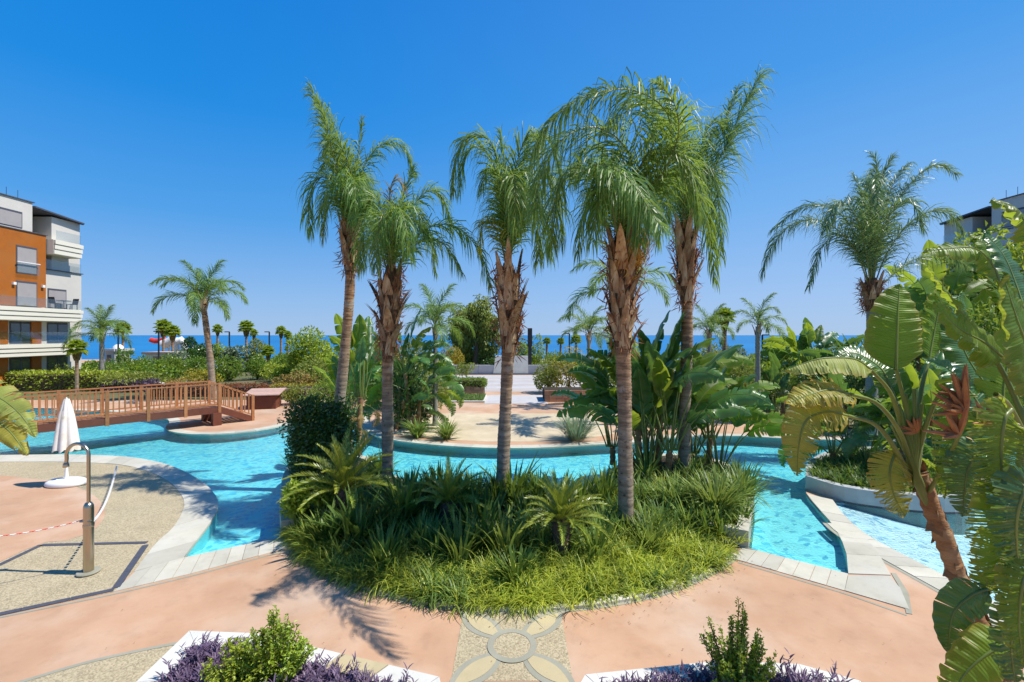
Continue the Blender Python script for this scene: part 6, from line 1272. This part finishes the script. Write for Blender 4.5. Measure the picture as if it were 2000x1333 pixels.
# ------------------------------------------------------------------ apartment blocks
def block(m, label, orange=True):
    X = 38.0; t = thing('apartment_block', (m * X, 36, 0), label, 'apartment building')
    def b(name, x0, x1, y0, y1, z0, z1, mat):
        """x: depth behind (+) or in front (-) of the facade plane"""
        xa, xb = sorted((m * x0, m * x1)); return MB().box(xa, xb, y0 - 36, y1 - 36, z0, z1).obj(name, M[mat], t)
    ORG = 'orange' if orange else 'wall'
    Y0 = 14.0
    b('wall', 0, 12, 35.65, 39.75, 0, 9.55, 'wall')                         # right part up to terrace
    b('wall', .05, 12, Y0, 36.28, 0, 6.5, 'wall')
    b('cladding', -.45, 11.9, Y0, 36.3, 6.42, 12.2, ORG)
    b('parapet_cap', -.52, 12, Y0, 36.4, 12.2, 12.27, 'grate_gap_shade')
    b('wall', -.1, 11.8, Y0, 35.6, 12.27, 14.65, 'wall'); b('parapet_cap', -.2, 11.9, Y0, 35.7, 14.65, 14.72, 'grate_gap_shade')
    b('wall', 2.0, 12, 35.7, 38.4, 9.6, 13.9, 'wall'); b('wall', .12, 12, 37.3, 39.74, 9.62, 14.0, 'wall')
    # pergola roof
    MB().beam((m * -.2, -.2, 14.35), (m * -.2, 3.7, 13.95), .15, .12).obj('roof_beam', M['black'], t)
    MB().add([(m * -.3, -.35, 14.3), (m * 6, -.35, 14.3), (m * 6, 3.75, 13.95), (m * -.3, 3.75, 13.95), (m * -.3, -.35, 14.42), (m * 6, -.35, 14.42), (m * 6, 3.75, 14.07), (m * -.3, 3.75, 14.07)], [(0, 1, 2, 3), (4, 5, 6, 7), (0, 1, 5, 4), (1, 2, 6, 5), (2, 3, 7, 6), (3, 0, 4, 7)]).obj('pergola_roof', M['grate_gap_shade'], t)
    # curved cream bands of the balconies: three stacked lips
    for (z0, z1, ya, yb) in ((2.55, 3.5, Y0, 39.75), (5.3, 6.35, Y0, 39.5), (10.75, 11.95, 36.4, 39.95)):
        h = (z1 - z0) / 3
        yb = 38.7; b('balcony_slab', -.95, 2, ya, yb, z0, z1 - .002, 'creamband')
        for k in range(3): b('balcony_lip', -1.12 + .05 * (2 - k), -.952, ya + .01, yb + .05 + .02 * k, z0 + k * h + .04, z0 + (k + 1) * h - .05, 'creamband')
    # windows: frame + shutter / glass
    def win(y0, y1, z0, z1, x, kind, rail=False):
        f = b('window', x - .03, x + .02, y0, y1, z0, z1, 'grate_gap_shade')
        p_ = MB().box(*sorted((m * (x - .05), m * (x - .032))), y0 - 36 + .07, y1 - 36 - .07, z0 + .05, z1 - .16).obj('shutter' if kind == 's' else 'pane', M['shutter' if kind == 's' else 'window'], f)
        if kind == 'g': MB().box(*sorted((m * (x - .07), m * (x - .052))), (y0 + y1) / 2 - 36 - .04, (y0 + y1) / 2 - 36 + .04, z0 + .05, z1 - .16).obj('mullion', M['grate_gap_shade'], f)
        if rail:
            b('railing_glass', x - .20, x - .18, y0 - .05, y1 + .05, z0 - .05, z0 + .8, 'glass'); b('railing_bar', x - .22, x - .16, y0 - .08, y1 + .08, z0 + .8, z0 + .86, 'white')
    for yy in (34.1, 30.6, 27.1):
        win(yy, yy + 1.5, 8.95, 11.05, -.45, 's', True); win(yy, yy + 1.5, 6.42, 8.35, -.45, 's')
        win(yy, yy + 1.5, 3.55, 5.25, .05, 'g'); win(yy, yy + 1.5, .3, 2.5, .05, 'g')
        win(yy - .9, yy + .75, 12.45, 13.7, -.1, 's')
    win(36.85, 38.4, 6.42, 8.05, 0, 's'); win(36.8, 38.5, 3.55, 5.25, 0, 'g'); win(36.8, 38.5, .4, 2.5, 0, 'g')
    win(36.0, 37.2, 12.0, 13.3, 2.0, 'g'); win(36.2, 37.3, 9.7, 10.7, 2.0, 'g')
    for z0, z1 in ((0, 2.53), (3.52, 5.28)):
        b('pier', -.1, .04, 35.6, 36.3, z0, z1, ORG); b('pier', -.1, .04, 33.0, 33.9, z0, z1, ORG)
    b('glass_railing', -1.08, -1.06, Y0, 38.6, 3.5, 4.45, 'glass'); b('glass_railing', -1.08, -1.06, Y0, 38.6, 6.35, 7.1, 'glass'); b('glass_railing', -.05, -.03, 36.5, 39.7, 9.55, 10.4, 'glass'); b('glass_railing', -1.08, -1.06, 36.5, 38.6, 11.95, 12.7, 'glass')
    b('parapet_cap', -.1, .3, 36.4, 39.85, 9.55, 9.62, 'grate_gap_shade')
    for yy in (33.9, 36.0): b('wall_lamp', -.62, -.46, yy - .1, yy + .1, 8.0, 8.2, 'white')
    for yy in (33.6, 34.3, 35.1): MB().tube([(m * .5, yy - 36, 14.7), (m * .5, yy - 36, 15.5)], .02, 4).obj('antenna', M['black'], t)
block(-1, 'white and orange apartment block with cream balcony bands at the left')
block(1, 'white apartment block mostly hidden by leaves at the right', False)

# furniture on the left balcony
def chair(x, y, z, rz, label):
    t = thing('balcony_chair', (x, y, z), label, 'chair', None, rz)
    MB().box(-.25, .25, -.25, .25, .42, .46).obj('seat', M['black'], t); MB().beam((-.25, 0, .46), (-.36, 0, .95), .5, .03, up=(1, 0, 0)).obj('backrest', M['black'], t)
    for a in (-1, 1):
        for b_ in (-1, 1): MB().box(a * .22 - .02, a * .22 + .02, b_ * .22 - .02, b_ * .22 + .02, 0, .42).obj('leg', M['black'], t)
chair(-37.5, 37.0, 6.36, 1.6, 'dark balcony chair left of the small table above the upper cream band'); chair(-37.5, 38.4, 6.36, -1.6, 'dark balcony chair right of the small table above the upper cream band')
t = thing('balcony_table', (-37.5, 37.7, 6.36), 'small dark table between two chairs on the apartment balcony', 'table'); MB().box(-.3, .3, -.35, .35, .68, .72).obj('tabletop', M['black'], t); MB().tube([(0, 0, 0), (0, 0, .68)], .03, 6).obj('leg', M['black'], t)
# details on the promenade: small paver inlays and fallen leaves
g = MB(); r_ = np.random.default_rng(9); n = 60
pp = np.array([G(r_.uniform(200, 1750), r_.uniform(1110, 1300)) for _ in range(n)]); pp[:, 2] = .02; ok = np.array([not inpoly(p[:2], soil) and not inpoly(p[:2], main) and not inpoly(p[:2], sh) for p in pp]); pp = pp[ok]
diamonds(g, pp, np.stack([np.cos(np.arange(len(pp))), np.sin(np.arange(len(pp))), np.zeros(len(pp))], -1), np.tile(UP, (len(pp), 1)), r_.uniform(.015, .035, len(pp)), np.full(len(pp), .01))
kk = r_.integers(0, len(front), 260); lp = front[kk] - Nf[np.minimum(kk, len(Nf) - 1)] * r_.exponential(.16, (260, 1)); lp = np.concatenate([lp, np.full((260, 1), .018)], 1)
diamonds(g, lp, rdir(r_, 260) * A(1, 1, .05), np.tile(UP, (260, 1)), r_.uniform(.02, .07, 260), r_.uniform(.006, .014, 260))
tag(g.obj('fallen_leaves', M['dryleaf']), 'few dry leaves scattered on the peach paving', 'leaves', None, 'stuff')
